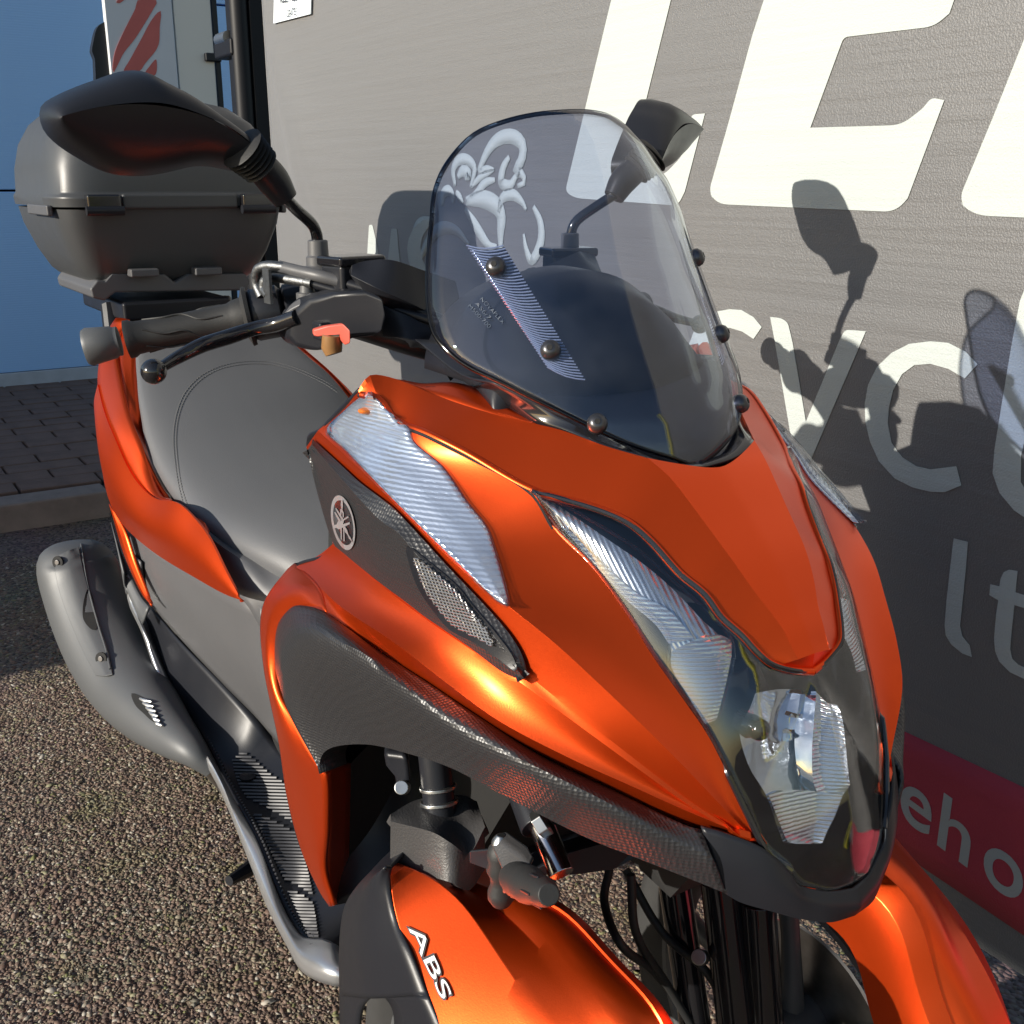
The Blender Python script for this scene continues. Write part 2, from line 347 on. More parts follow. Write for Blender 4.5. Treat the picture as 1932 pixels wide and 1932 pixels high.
def flat_poly(P, thick_v, name, mat, parent, **k):
    """closed outline P (Nx3), extruded by vector thick_v into a solid slab"""
    P = np.asarray(P, float); n = len(P); t = np.asarray(thick_v, float)
    bm = bmesh.new(); vs = [bm.verts.new(p) for p in P]
    es = [bm.edges.new((vs[i], vs[(i+1) % n])) for i in range(n)]
    bmesh.ops.triangle_fill(bm, edges=es, use_beauty=True)
    bm.verts.index_update(); F = [tuple(v.index for v in f.verts) for f in bm.faces]; V = [tuple(v.co) for v in bm.verts]; bm.free()
    mb = MB(); mb.add(V, F); mb.add([tuple(A(*v)+t) for v in V], [tuple(reversed(f)) for f in F])
    mb.add(list(P)+list(P+t), [(i, (i+1) % n, n+(i+1) % n, n+i) for i in range(n)])
    return mk(name, mb, mat, parent, orient='out', sharp=40, **k)
def c1(x, y): return (x*.33422, y*.33422)
for st in ([(780, 0), (890, 0), (880, 30), (770, 210), (700, 300), (660, 380), (640, 410), (650, 300), (700, 180), (730, 120), (770, 40)],
           [(910, 60), (905, 150), (895, 260), (820, 360), (790, 400), (700, 410), (740, 330), (800, 220), (860, 110)],
           [(885, 335), (880, 420), (820, 420), (850, 370)], [(690, -20), (720, -20), (680, 15), (660, 10)]):
    P = spline([sxp(*c1(*p)) for p in st], 40, True); P[:, 0] = SX-.0095
    flat_poly(rel(P, tt), (.0015, 0, 0), 'flame_stripe', SALM, tt)
br = MB()
P = spline([sxp(*c1(*p)) for p in ((600, 118), (560, 150), (540, 220), (530, 290), (545, 320), (550, 400), (560, 470), (640, 470), (640, 118))], 40, True); P[:, 0] = SX-.08
flat_poly(rel(P, tt), (.045, 0, 0), 'end_cap', BLACK, tt)
q = at(400, 109, x=SX-.02); mk('latch', MB().box(rel(q, tt), (.05, .07, .035)), BLACK, tt, orient='out', bevel=.006)

# end posts of the banner frame
BLKP = M('black_paint', (.006, .006, .008), .5, spec=.3)
x1, x2 = at(446, 300, y=YB+.02)[0], at(508, 300, y=YB)[0]
pt = thing('banner_post', 'black square steel post at the left end of the banner', 'post', (x1-.05, YB+.03, 0))
mk('post', MB().box((.075, .06, 1.5), (.22, .09, 3.0)), BLKP, pt, orient='out', bevel=.006)
mk('tube', MB().tube([(.16, -.01, 0), (.16, -.01, 3.0)], .028, 20), BLKP, pt, orient='out')
zc = at(478, 55, y=YB)[2]
mk('clamp', MB().box((.09, -.02, zc-.03), (.16, .05, .05)), BLKP, pt, orient='out', bevel=.008)
mk('clamp_bolt', MB().tube([(.03, -.03, zc), (.12, -.03, zc)], .02, 14), STEEL, pt, orient='out')

# banner
bmat = bpy.data.materials.new('banner_cloth'); bmat.use_nodes = True; N = bmat.node_tree.nodes; L = bmat.node_tree.links; b = N['Principled BSDF']
b.inputs['Base Color'].default_value = (.036, .035, .035, 1); b.inputs['Roughness'].default_value = .55; b.inputs['Specular IOR Level'].default_value = 1
b.inputs['Coat Weight'].default_value = .66; b.inputs['Coat Roughness'].default_value = .62; b.inputs['Coat IOR'].default_value = 1.85; b.inputs['Coat Tint'].default_value = (.97, .98, 1, 1)
b.inputs['Sheen Weight'].default_value = 1; b.inputs['Sheen Roughness'].default_value = .55; b.inputs['Sheen Tint'].default_value = (1, .95, .88, 1)
def cloth_bump(m, strong=1.):
    N = m.node_tree.nodes; L = m.node_tree.links; b = N['Principled BSDF']
    tc = N.new('ShaderNodeTexCoord'); mp = N.new('ShaderNodeMapping'); mp.inputs['Scale'].default_value = (1.2, 1, 30); L.new(tc.outputs['Object'], mp.inputs[0])
    n = N.new('ShaderNodeTexNoise'); n.inputs['Scale'].default_value = 1.4; n.inputs['Detail'].default_value = 6; L.new(mp.outputs[0], n.inputs['Vector'])
    n3 = N.new('ShaderNodeTexNoise'); n3.inputs['Scale'].default_value = 420; L.new(tc.outputs['Object'], n3.inputs['Vector'])
    mm = N.new('ShaderNodeMath'); mm.operation = 'MULTIPLY_ADD'; L.new(n.outputs['Fac'], mm.inputs[0]); mm.inputs[1].default_value = 3.; L.new(n3.outputs['Fac'], mm.inputs[2])
    bp = N.new('ShaderNodeBump'); bp.inputs['Strength'].default_value = .8*strong; bp.inputs['Distance'].default_value = .0018; L.new(mm.outputs[0], bp.inputs['Height']); L.new(bp.outputs[0], b.inputs['Normal'])
cloth_bump(bmat)
def cloth(name, col):
    m = M(name, col, .6); cloth_bump(m, .7); m.node_tree.nodes['Principled BSDF'].inputs['Sheen Weight'].default_value = .3; return m
WHITE = cloth('banner_white', (.43, .465, .45)); REDB = cloth('banner_red', (.46, .06, .085))
for m_ in (WHITE, REDB): m_.node_tree.nodes['Principled BSDF'].inputs['Specular IOR Level'].default_value = .15; m_.node_tree.nodes['Principled BSDF'].inputs['Sheen Weight'].default_value = .05
bx0, bx1 = at(515, 300, y=YB)[0], 2.2
ban = thing('banner', 'large dark grey advertising banner with white lettering behind the scooter', 'banner', (0, YB, 0))
xs = np.linspace(bx0, bx1, 260); zs = np.linspace(.14, 2.6, 130); G = np.zeros((130, 260, 3))
for i, z in enumerate(zs): G[i, :, 0] = xs; G[i, :, 1] = wob(xs, z); G[i, :, 2] = z
mk('sheet', MB().grid(G), bmat, ban, orient='cam', thick=.0015, weld=False, sharp=60)
def bl(name, pts, mat=WHITE, off=.0014, cl=None, n=None, curved=False):
    P = np.array([bn(u, v) for u, v in pts])
    if curved: P = spline(P, n or 60, True)
    else:                                      # rounded corners via subdivision
        Q = []
        for a, c in zip(P, np.roll(P, -1, 0)):
            k = max(1, int(np.linalg.norm(c-a)/.03)); Q += [a+(c-a)*i/k for i in range(k)]
        P = np.array(Q)
    P[:, 1] = wob(P[:, 0], P[:, 2])-off
    return flat_poly(P, (0, .0004, 0), name, mat, ban)
def rnd(pts, r):
    """round polygon corners flagged with a third value"""
    out = []; n = len(pts)
    for i, p in enumerate(pts):
        rr = p[2] if len(p) > 2 else 0; p0 = A(*p[:2]); a = A(*pts[i-1][:2]); c = A(*pts[(i+1) % n][:2])
        if not rr: out.append(tuple(p0)); continue
        da = (a-p0)/np.linalg.norm(a-p0); dc = (c-p0)/np.linalg.norm(c-p0)
        for k in range(7):
            t = k/6; out.append(tuple((1-t)**2*(p0+da*rr)+2*t*(1-t)*p0+t*t*(p0+dc*rr)))
    return out
bl('letter', rnd([(1191, -150), (1304, -150), (1187, 324), (1250, 334, 20), (1292, 290, 20), (1306, 216, 8), (1331, 214), (1293, 361), (1280, 388, 14), (1088, 374, 12), (1068, 362, 12), (1107, 200)], 0))
bl('letter', rnd([(1466, -75), (1826, -75), (1791, 25), (1762, 50, 20), (1592, 70, 10), (1529, 241), (1700, 236, 22), (1740, 205, 8), (1757, 184, 10), (1781, 189), (1712, 374), (1690, 400, 24), (1352, 385, 22), (1338, 362, 16), (1376.5, 227), (1420, 67)], 0))
epx = rnd([(1466, -75), (1826, -75), (1791, 25), (1762, 50, 20), (1592, 70, 10), (1529, 241), (1700, 236, 22), (1740, 205, 8), (1757, 184, 10), (1781, 189), (1712, 374), (1690, 400, 24), (1352, 385, 22), (1338, 362, 16), (1376.5, 227), (1420, 67)], 0)
E3 = np.array([bn(*p) for p in epx])+(bn(1811, 388)-bn(1340, 371)); E3[:, 1] = wob(E3[:, 0], E3[:, 2])-.0014; flat_poly(E3, (0, .0004, 0), 'letter', WHITE, ban)
cpx = [(1843, 687.5), (1821, 664), (1788, 647), (1754, 644), (1714, 649), (1681, 666), (1654, 692), (1637, 726), (1630.5, 763), (1632, 796), (1640.5, 833), (1657, 870), (1687, 903), (1721, 920), (1754, 928), (1781, 929), (1812, 916), (1802.6, 880), (1754, 886), (1727.5, 880), (1701, 863), (1681, 836), (1674, 799), (1676, 769), (1684, 736), (1701, 706), (1724, 689), (1754, 686.5), (1788, 696), (1819, 714)]
C3 = np.array([bn(*p) for p in cpx]); sh = bn(1437, 617)-bn(1843, 687.5)
o1 = bl('letter', cpx)
D3 = C3+sh; D3[:, 1] = wob(D3[:, 0], D3[:, 2])-.0014; flat_poly(D3, (0, .0004, 0), 'letter', WHITE, ban)
bl('letter', rnd([(1453, 598), (1473, 600, 8), (1486, 608, 8), (1495, 646), (1520, 796), (1584, 640), (1594, 622, 8), (1633, 625), (1567, 779), (1527, 873), (1500, 925), (1470, 950), (1440, 945), (1445, 920), (1475, 915), (1505, 885), (1490, 813), (1462, 646)], 0))
bl('letter', [(1932, 545), (1990, 560), (1960, 700), (1925, 860), (1924, 910), (1940, 935), (1990, 960), (1985, 1000), (1932, 977), (1911, 963), (1884, 930), (1871, 893), (1875, 846), (1894, 729), (1908, 646), (1923, 568)])
bl('letter', [(1798, 1016), (1824.5, 1023), (1821, 1069), (1815, 1129), (1809.7, 1181), (1814, 1201), (1828, 1218), (1832, 1240), (1814, 1233), (1794, 1217), (1783, 1199), (1781, 1179), (1785, 1129), (1792, 1065)])
bl('letter', [(1867, 1103), (1884, 1107), (1886, 1093), (1892, 1080), (1902, 1075.5), (1918, 1078), (1914, 1118), (1960, 1133), (1960, 1157), (1912, 1142), (1907, 1189), (1904, 1225), (1908, 1243), (1920, 1255), (1932, 1260), (1960, 1268), (1960, 1292), (1932, 1282), (1904, 1269), (1884, 1249), (1876, 1229), (1874, 1205), (1878, 1159), (1882, 1133), (1865, 1123)])
bl('letter', rnd([(694, 570), (699, 460), (701, 424, 3), (707, 424, 3), (716, 462), (727, 530), (736, 490), (742, 431, 3), (752, 432, 3), (758, 497), (766, 570)], 0))
def stroke(P, wd, name='logo_stroke'):
    """tapered brush stroke through px points on the banner"""
    Q = spline([bn(*p) for p in P], 28); Q = Q[:, [0, 2]]; T = np.gradient(Q, axis=0); T /= np.linalg.norm(T, axis=1, keepdims=True); Nn = np.stack([-T[:, 1], T[:, 0]], 1)
    s = np.linspace(0, 1, 28); ww = (1.3*wd*(.25+.75*np.sin(np.pi*np.clip(s*.9+.08, 0, 1))))[:, None]*.5
    a = Q+Nn*ww; c = Q-Nn*ww; R = np.vstack([a, c[::-1]]); P3 = np.stack([R[:, 0], wob(R[:, 0], R[:, 1])-.004-np.zeros(len(R)), R[:, 1]], 1)
    G = np.zeros((2, 28, 3))
    for k, e_ in enumerate((a, c)): G[k, :, 0] = e_[:, 0]; G[k, :, 2] = e_[:, 1]; G[k, :, 1] = wob(e_[:, 0], e_[:, 1])-.0014
    return mk(name, MB().grid(G), WHITE, ban, orient='cam', thick=.0004, weld=False)
def c2(L_): return [(645.7+.33422*x, .33422*y) for x, y in L_]
for L_, wd in (([(775, 970), (830, 850), (890, 785), (970, 772), (1025, 820), (1020, 900), (985, 965), (1025, 985), (1035, 1030), (995, 1050)], .022),
               ([(950, 885), (915, 950), (905, 1030), (955, 1045), (985, 1000), (1010, 975)], .018),
               ([(645, 1050), (635, 960), (665, 905), (720, 905), (755, 950), (745, 1010), (730, 1058)], .018),
               ([(660, 1000), (690, 965), (725, 985), (700, 1010)], .02),
               ([(775, 975), (820, 955), (865, 955)], .012), ([(735, 1055), (790, 1000), (865, 960)], .012),
               ([(870, 1015), (810, 1035), (770, 1090), (705, 1140)], .016), ([(705, 1135), (800, 1125), (880, 1165), (905, 1230), (900, 1310), (900, 1420)], .03),
               ([(890, 1200), (910, 1120), (970, 1100), (1020, 1140), (1045, 1185)], .018),
               ([(1085, 1165), (1125, 1260), (1125, 1370), (1075, 1470), (1045, 1410), (1030, 1320)], .018),
               ([(570, 1160), (578, 1095), (610, 1075), (632, 1105), (630, 1150)], .018), ([(650, 1080), (690, 1145)], .014),
               ([(400, 1420), (440, 1290), (520, 1240)], .03), ([(440, 1480), (490, 1370), (560, 1290), (650, 1300), (720, 1380)], .022), ([(700, 1180), (740, 1240), (830, 1380), (880, 1390)], .02)):
    stroke(c2(L_), wd)
# left edge of a big round letter
a_ = [(795, 418), (783, 431), (774, 450), (771, 468), (774, 492), (782, 520), (800, 548), (826, 560), (815, 520), (800, 490), (796, 466), (800, 446), (812, 426), (822, 408)]
bl('letter', a_)
# red band with lettering
zt1, zb1 = bn(1800, 1425)[2], bn(1817, 1683)[2]
tA, tB = bn(1682, 1370), bn(1932, 1487); bA, bB = bn(1808, 1681), bn(1932, 1767)
def lin(p, q, x): return p[2]+(q[2]-p[2])*(x-p[0])/(q[0]-p[0])
X = np.linspace(bx0+.1, 1.6, 60); ztl, zbl = (tA[2]+tB[2])/2, (bA[2]+bB[2])/2
sl_t = (tB[2]-tA[2])/(tB[0]-tA[0]); sl_b = (bB[2]-bA[2])/(bB[0]-bA[0])
G = np.zeros((6, 60, 3))
for i in range(6):
    t = i/5; zt_ = ztl+sl_t*.8*(np.clip(X, -.4, 1)-(tA[0]+tB[0])/2); zb_ = zbl+sl_b*.8*(np.clip(X, -.4, 1)-(bA[0]+bB[0])/2)
    z = zt_*(1-t)+np.maximum(zb_, .13)*t; G[i, :, 0] = X; G[i, :, 2] = z; G[i, :, 1] = wob(X, z)-.001
mk('red_band', MB().grid(G), REDB, ban, orient='cam', thick=.0008, weld=False)
def textmesh(txt, wt=0):
    cu_ = bpy.data.curves.new('t', 'FONT'); cu_.body = txt; cu_.resolution_u = 6; cu_.offset = wt; o_ = bpy.data.objects.new('t', cu_); COL.objects.link(o_)
    bpy.context.view_layer.update(); dg = bpy.context.evaluated_depsgraph_get(); m_ = bpy.data.meshes.new_from_object(o_.evaluated_get(dg))
    V_ = np.array([v.co[:] for v in m_.vertices]); F_ = [tuple(p.vertices) for p in m_.polygons]
    COL.objects.unlink(o_); bpy.data.objects.remove(o_); bpy.data.meshes.remove(m_); return V_, F_
def textpatch(name, txt, mapf, mat, parent, wt=0, **k):
    V_, F_ = textmesh(txt, wt); mn, mxx = V_.min(0), V_.max(0)
    V_ = np.array([mapf((v[0]-mn[0])/(mxx[0]-mn[0]), (v[1]-mn[1])/(mxx[1]-mn[1])) for v in V_])
    return mk(name, MB().add(V_, F_), mat, parent, orient='cam', weld=False, **k)
h0, h1 = bn(1768, 1594), bn(1771, 1490); hh = h1[2]-h0[2]
hx0 = h0[0]; ch = {'e': (-.80*hh, .64*hh, .73), 'h': (0, .60*hh, 1.), 'o': (.86*hh, .70*hh, .73), 'm': (1.75*hh, 1.0*hh, .73)}
slope = (bn(1869.5, 1610)[2]-h0[2]-.36*hh)/(1.0*hh)
for c_, (dx, wd, ht) in list(ch.items())[:3]:
    def mp_(s, t, dx=dx, wd=wd, ht=ht):
        x = hx0+dx+s*wd; z = h0[2]+t*ht*hh-.16*(x-hx0); return (x, wob(x, z)-.0018, z)
    textpatch('letter', c_, mp_, WHITE, ban, wt=.012)
YEL = M('yellow_post', (.65, .6, .06), .5)
yp = mk('marker_post', MB().tube([(2.28, YB-.03, 0), (2.28, YB-.03, 2.75)], .075, 24), YEL, orient='out'); tag(yp, 'yellow tubular post at the front end of the banner', 'post')
# notice
nb = [bn(523.7, 45), bn(594, 27), bn(596, -40), bn(525.7, -40)]
NOT = M('notice_white', (.72, .78, .82), .35)
P = np.array(nb); P[:, 1] = YB-.012
nt_ = tag(flat_poly(P, (0, .003, 0), 'notice', NOT, None), 'small white notice board fixed at the top left of the banner', 'notice')
INK = M('ink', (.03, .03, .035), .6)
def npm(a, b_, c_, d_):
    pa, pb, pc = bn(*a), bn(*b_), bn(*c_)
    return lambda s, t: tuple(A(0, -.0018, 0)+A(*(pa+(pb-pa)*s+(pc-pa)*t)[[0]], YB-.0145, (pa+(pb-pa)*s+(pc-pa)*t)[2]))
textpatch('lettering', 'GATE', npm((551, 33.5), (568.5, 29), (551, 19.5), 0), INK, nt_)
textpatch('lettering', 'ALLEWEB', npm((536, 7), (570, 2), (536, -12), 0), INK, nt_)
# unseen wall added out to the left to cast shade on the pavement
BRK = M('brick_red', (.22, .09, .06), .85, noise=.3, nscale=9, bump=('noise', 60, .5))
wl = mk('shade_wall', MB().box((-7.0, -3.3, .75), (9.9, .22, 1.5)), BRK, orient='out', bevel=.01); tag(wl, 'unseen low wall added to shade the paving', 'wall')

# ------------------------------------------------------------------ SCOOTER
sc = thing('scooter', 'satin orange three wheeled scooter with smoked windscreen parked beside the banner', 'scooter', (0, 0, 0))
def c5(x, y): return (645.7+.33422*x, 645.7+.33422*y)
# ---- front bodywork rails (photo u, photo v, lateral position)
wing_top = [(676, 738, -.203), (690, 712, -.197), (709, 706, -.187), (756, 718, -.170), (833, 750, -.150), (927, 780, -.130), (1013, 800, -.108), (1064, 813, -.095), (1147, 843, -.075), (1222, 864, -.057)]
crease = [(1267, 904, -.0505), (1334, 992, -.0426), (1387, 1064, -.0367), (1425, 1118, -.0307), (1462, 1166, -.0228), (1483, 1197, -.0195), (1499, 1232, -.0175), (1506, 1244, -.0165)]
hood_low = [(679, 742, -.203), (713, 750, -.192), (746, 790, -.187), (806, 816, -.179), (880, 853, -.1634), (1003, 922, -.1367), (1114, 953, -.108), (1180, 980, -.0931), (1227, 1019, -.0832), (1280, 1078, -.0743), (1328, 1118, -.0654), (1360, 1161, -.0595), (1398, 1195, -.0505), (1427, 1227, -.0436), (1454, 1249, -.0357), (1494, 1261, -.018), (1532, 1264, 0)]
def z0(u, v): return at(u, v, y=0)
TOP = np.vstack([spline(PY(wing_top), 34), spline(PY([wing_top[-1]]+crease), 40)[1:]])
LOW = spline(PY(hood_low), 90)
hb = MB()
# side facet: from ridge/crease down to seam/hood edge; matched by hand-picked fractions
n = 80; TOPs = poly(TOP, n); LOWs = poly(LOW[:84], n)
Gs = np.array([TOPs+(LOWs-TOPs)*t for t in np.linspace(0, 1, 9)]); hb.grid(Gs)
# rolled rim below the hood edge
rimo = LOWs+(LOWs-TOPs)/np.linalg.norm(LOWs-TOPs, axis=1, keepdims=True)*.002-A(0, 0, .012)
# centre facet
CRL = spline(PY([wing_top[-1]]+crease), 40)
CEN = spline(np.array([z0(1332, 878), z0(1372, 960), z0(1420, 1050), z0(1465, 1140), z0(1500, 1205), z0(1530, 1262)]), 40)
CEN = CRL*A(1, 0, 1)+A(.0006, 0, .0012)
Gc = np.array([poly((CRL+(CEN-CRL)*t)[int(5.2*t*t*1.0):] if t else CRL, 40) for t in np.linspace(0, 1, 9)])
for k_, t in enumerate(np.linspace(0, 1, 9)):
    full = CRL+(CEN-CRL)*t; L_ = np.concatenate([[0], np.cumsum(np.linalg.norm(np.diff(full, axis=0), axis=1))]); q_ = np.linspace(.125*(1-(1-t)**1.6)*L_[-1], L_[-1], 40)
    Gc[k_] = np.stack([np.interp(q_, L_, full[:, i]) for i in range(3)], 1)
hb.grid(Gc)
# front lip under the hood tip, between crease end and the hood edge
tip = poly(LOW[83:], 12); lipt = poly(np.vstack([TOPs[-1:], Gc[0:1, -1], CEN[-1:]]), 12)
hb.grid(np.array([lipt, tip]))
hood = mk('front_hood', hb, ORANGE, sc, both=True, thick=.004, sharp=14, bevel=.0012, seg=3)
lipc = spline(LOW, 130)+A(.0008, 0, -.001)
pair('hood_lip', MB().tube(lipc, .0030, 10), ORANGE, sc, orient='out', sharp=80)
# shaded facet behind the ridge
back_r = PY([(700, 712, -.180), (756, 716, -.160), (796, 723, -.145), (853, 721, -.128), (893, 730, -.118), (950, 762, -.112), (1013, 796, -.104)])
rid = PY([(700, 709, -.188), (756, 719, -.169), (833, 751, -.149), (927, 781, -.129), (1010, 800, -.108)])
pair('cowl_return', MB().grid(loft([rid, back_r], 30, 3)), ORANGE, sc, thick=.003)

r0 = PY([(676, 740, -.203), (713, 752, -.194), (746, 792, -.189), (806, 818, -.181), (880, 856, -.165), (1001, 926, -.139), (1047, 998, -.1317), (1114, 1068, -.1218), (1181, 1158, -.1129), (1234, 1242, -.106), (1291, 1322, -.0961), (1336, 1388, -.0882), (1373, 1461, -.0822), (1410, 1538, -.0743), (1439, 1598, -.0662)])
r1 = PY([(600, 812, -.206), (700, 905, -.220), (850, 1055, -.206), (957, 1142, -.188), (1047, 1214, -.1715), (1130, 1290, -.154), (1214, 1370, -.136), (1291, 1447, -.117), (1380, 1540, -.0865), (1438, 1597, -.0665)])
r2 = PY([(578, 843, -.202), (679, 945, -.216), (820, 1085, -.209), (985, 1262, -.184), (1114, 1366, -.159), (1214, 1445, -.134), (1320, 1524, -.1025), (1437, 1597, -.0665)])
r3 = PY([(628, 1026, -.196), (713, 1100, -.211), (806, 1170, -.209), (880, 1220, -.203), (985, 1290, -.187), (1114, 1385, -.160), (1214, 1458, -.135), (1320, 1533, -.1035), (1436, 1597, -.0665)])
r4 = PY([(560, 1068, -.205), (600, 1105, -.222), (646, 1147, -.233), (746, 1214, -.233), (846, 1291, -.221), (946, 1363, -.203), (1080, 1433, -.171), (1180, 1478, -.144), (1291, 1528, -.111), (1380, 1566, -.084), (1436, 1598, -.0665)])
r5 = PY([(545, 1150, -.240), (568, 1142, -.239), (618, 1158, -.237), (713, 1226, -.228), (806, 1286, -.217), (880, 1336, -.206), (1013, 1420, -.177), (1147, 1487, -.143), (1291, 1554, -.1045), (1366, 1570, -.084), (1436, 1599, -.0665)])
sb = MB()
Ga = bulge(loft([r0, r1], 90, 10), -.002)
sb.grid(Ga)
Gb = loft([r1, r2], 90, 5); sb.grid(Gb)
Gb2 = loft([r2, r3], 90, 3); sb.grid(Gb2)
Gcc = bulge(loft([r3, r4], 90, 8), -.003); sb.grid(Gcc)
Gd = loft([r4, r5], 90, 6); sb.grid(Gd)
side, side_l = pair('side_cowl', sb, ORANGE, sc, thick=.004, sharp=16, bevel=.0035, seg=4)
seam = spline(r0, 160)[:72]-A(.0, .0, .0025)
pair('panel_gap', MB().tube(seam, .0017, 6), DARKV, sc, orient='out')
# draping surface for everything fixed on the cowl
def bvh_of(grids):
    V = []; F = []
    for G in grids:
        o = len(V); M_, N_, _ = G.shape; V += [Vector(p) for p in G.reshape(-1, 3)]; F += grid_faces(M_, N_, o)
    return BVHTree.FromPolygons(V, F)
BV = bvh_of([Ga, Gb, Gb2, Gcc, Gd, Gs])
def drape(u, v, off=0, bv=None, view=False):
    bv = bv or BV; d = cf+(u-966)/FPX*cr-(v-966)/FPX*cu; dn = Vector(d).normalized()
    h, nrm, _, dist = bv.ray_cast(Vector(CAM), dn)
    if h is None:
        best = None
        for t in np.linspace(.6, 2.6, 81):
            p = Vector(CAM)+dn*t; q, n_, _, dd = bv.find_nearest(p)
            if q is not None and (best is None or dd < best[0]): best = (dd, p, n_)
        h, nrm = best[1], best[2]
    if nrm.dot(dn) > 0: nrm = -nrm
    # keep the pixel, lift along the view ray by an equivalent normal distance
    c = max(.35, -nrm.dot(dn)); h = h-dn*(off/c)
    return A(*h)
def drape_patch(rails, offs, n=50, m=6, smooth_across=True, **k):
    R = [spline(np.array(r, float), n) for r in rails]; K = (len(R)-1)*m+1
    out = np.zeros((K, n, 3)); of = np.interp(np.linspace(0, len(R)-1, K), range(len(R)), offs)
    if smooth_across and len(R) > 2: px = np.stack([spline(np.stack([r[i] for r in R]), K) for i in range(n)], 1); of = spline(np.array(offs, float)[:, None], K)[:, 0] if len(offs) == len(R) else of
    else:
        px = np.zeros((K, n, 2))
        for a in range(len(R)-1):
            for j in range(m+1): px[a*m+j] = R[a]+(R[a+1]-R[a])*j/m
    for i in range(K):
        for j in range(n): out[i, j] = drape(px[i, j, 0], px[i, j, 1], of[i], **k)
    return out
def drape_poly(P, off, name, mat, parent, thick=.003, bv=None, both=True, curved=0, **k):
    Q = spline(np.array(P, float), curved, True) if curved else np.array(P, float)
    V = np.array([drape(p[0], p[1], off, bv) for p in Q])
    c = V.mean(0); t = (c-CAM)/np.linalg.norm(c-CAM)*thick
    a = flat_poly(V, t, name, mat, parent, **k)
    if both:
        b_ = a.copy(); b_.data = a.data.copy(); COL.objects.link(b_)
        for v in b_.data.vertices: v.co.y = -v.co.y
        b_.data.flip_normals()
    return a
def rim(G): return np.vstack([G[0], G[1:, -1], G[-1][::-1][1:], G[::-1][1:, 0]])
# indicator: ribbed reflector under a clear lens
iL = [(689, 741), (650, 774), (616, 812), (649, 846), (713, 913), (813, 1013), (880, 1077), (937, 1134), (956, 1144)]
iM = [(695, 739), (672, 782), (676, 830), (735, 888), (820, 975), (890, 1042), (930, 1100), (958, 1142)]
iR = [(702, 741), (723, 769), (746, 789), (769, 806), (779, 833), (833, 880), (880, 947), (916, 993), (930, 1030), (947, 1087), (960, 1138)]
G = drape_patch([iL, iM, iR], [.002, .004, .002], 60, 6)
for mi in (False, True):
    ind = mk('indicator_lamp', MB().grid(G), INDM, sc, mirror=mi, thick=.002, sharp=60)
    G2 = drape_patch([iL, iM, iR], [.0045, .0095, .0045], 60, 6)
    mk('indicator_lens', MB().grid(G2), LENSG, ind, mirror=mi, thick=.0015, sharp=60)
    mk('lens_rim', MB().tube(spline(rim(G2), 140, True), .0014, 6, caps=False), LENSG, ind, mirror=mi, orient='out')
    # amber bulb behind the lens
    bc = drape(690, 775, .0035); mk('bulb', MB().sphere(bc, .007, 12, (1, 1, .4)), AMBER, ind, mirror=mi, orient='out')
# black textured trim carrying the emblem
U_ = [(590, 828), (640, 874), (679, 910), (746, 963), (846, 1070), (940, 1170), (977, 1220), (994, 1262), (992, 1281)]
R_ = [(588, 838), (646, 905), (713, 978), (753, 1007), (786, 1047), (850, 1115), (910, 1185), (955, 1238), (988, 1280)]
L_ = [(579, 850), (600, 935), (628, 1024), (646, 1042), (713, 1097), (763, 1134), (806, 1167), (880, 1217), (946, 1267), (984, 1284)]
G = drape_patch([U_, R_, L_], [.0035, .0125, .004], 70, 5, smooth_across=False)
for mi in (False, True):
    et = mk('emblem_trim', MB().grid(G), BLACKTEX, sc, mirror=mi, thick=.006, sharp=25, bevel=.002)
    if not mi: ET = et
GT = G.copy(); BT = bvh_of([GT])
# grille in the trim
gp = [(779, 1050), (786, 1078), (800, 1112), (820, 1142), (853, 1180), (896, 1203), (930, 1220), (925, 1200), (890, 1152), (860, 1114), (806, 1067)]
GR = bpy.data.materials.new('mesh_grille'); GR.use_nodes = True; N = GR.node_tree.nodes; L = GR.node_tree.links; b = N['Principled BSDF']
tc = N.new('ShaderNodeTexCoord'); vo = N.new('ShaderNodeTexVoronoi'); vo.inputs['Scale'].default_value = 300; vo.inputs['Randomness'].default_value = .1; vo.feature = 'DISTANCE_TO_EDGE'; L.new(tc.outputs['Object'], vo.inputs['Vector'])
rp = N.new('ShaderNodeValToRGB'); rp.color_ramp.elements[0].position = .12; rp.color_ramp.elements[1].position = .2; rp.color_ramp.elements[0].color = (.38, .38, .37, 1); rp.color_ramp.elements[1].color = (.03, .02, .02, 1)
L.new(vo.outputs['Distance'], rp.inputs[0]); L.new(rp.outputs[0], b.inputs['Base Color']); b.inputs['Roughness'].default_value = .35; b.inputs['Metallic'].default_value = .6
drape_poly([(767, 1030), (775, 1075), (790, 1112), (812, 1146), (848, 1188), (896, 1214), (940, 1243), (975, 1268), (968, 1240), (932, 1190), (890, 1140), (862, 1105), (806, 1057)], .0015, 'vent_recess', BLACK, sc, bv=BT, thick=.002, curved=60)
WIRE = M('grille_wire', (.42, .41, .40), .3, .8)
def inside(p, Q):
    c = False; n = len(Q)
    for i in range(n):
        (x1_, y1_), (x2_, y2_) = Q[i], Q[i-1]
        if (y1_ > p[1]) != (y2_ > p[1]) and p[0] < (x2_-x1_)*(p[1]-y1_)/(y2_-y1_)+x1_: c = not c
    return c
gq = [tuple(p) for p in spline(np.array(gp, float), 50, True)]; mb = MB()
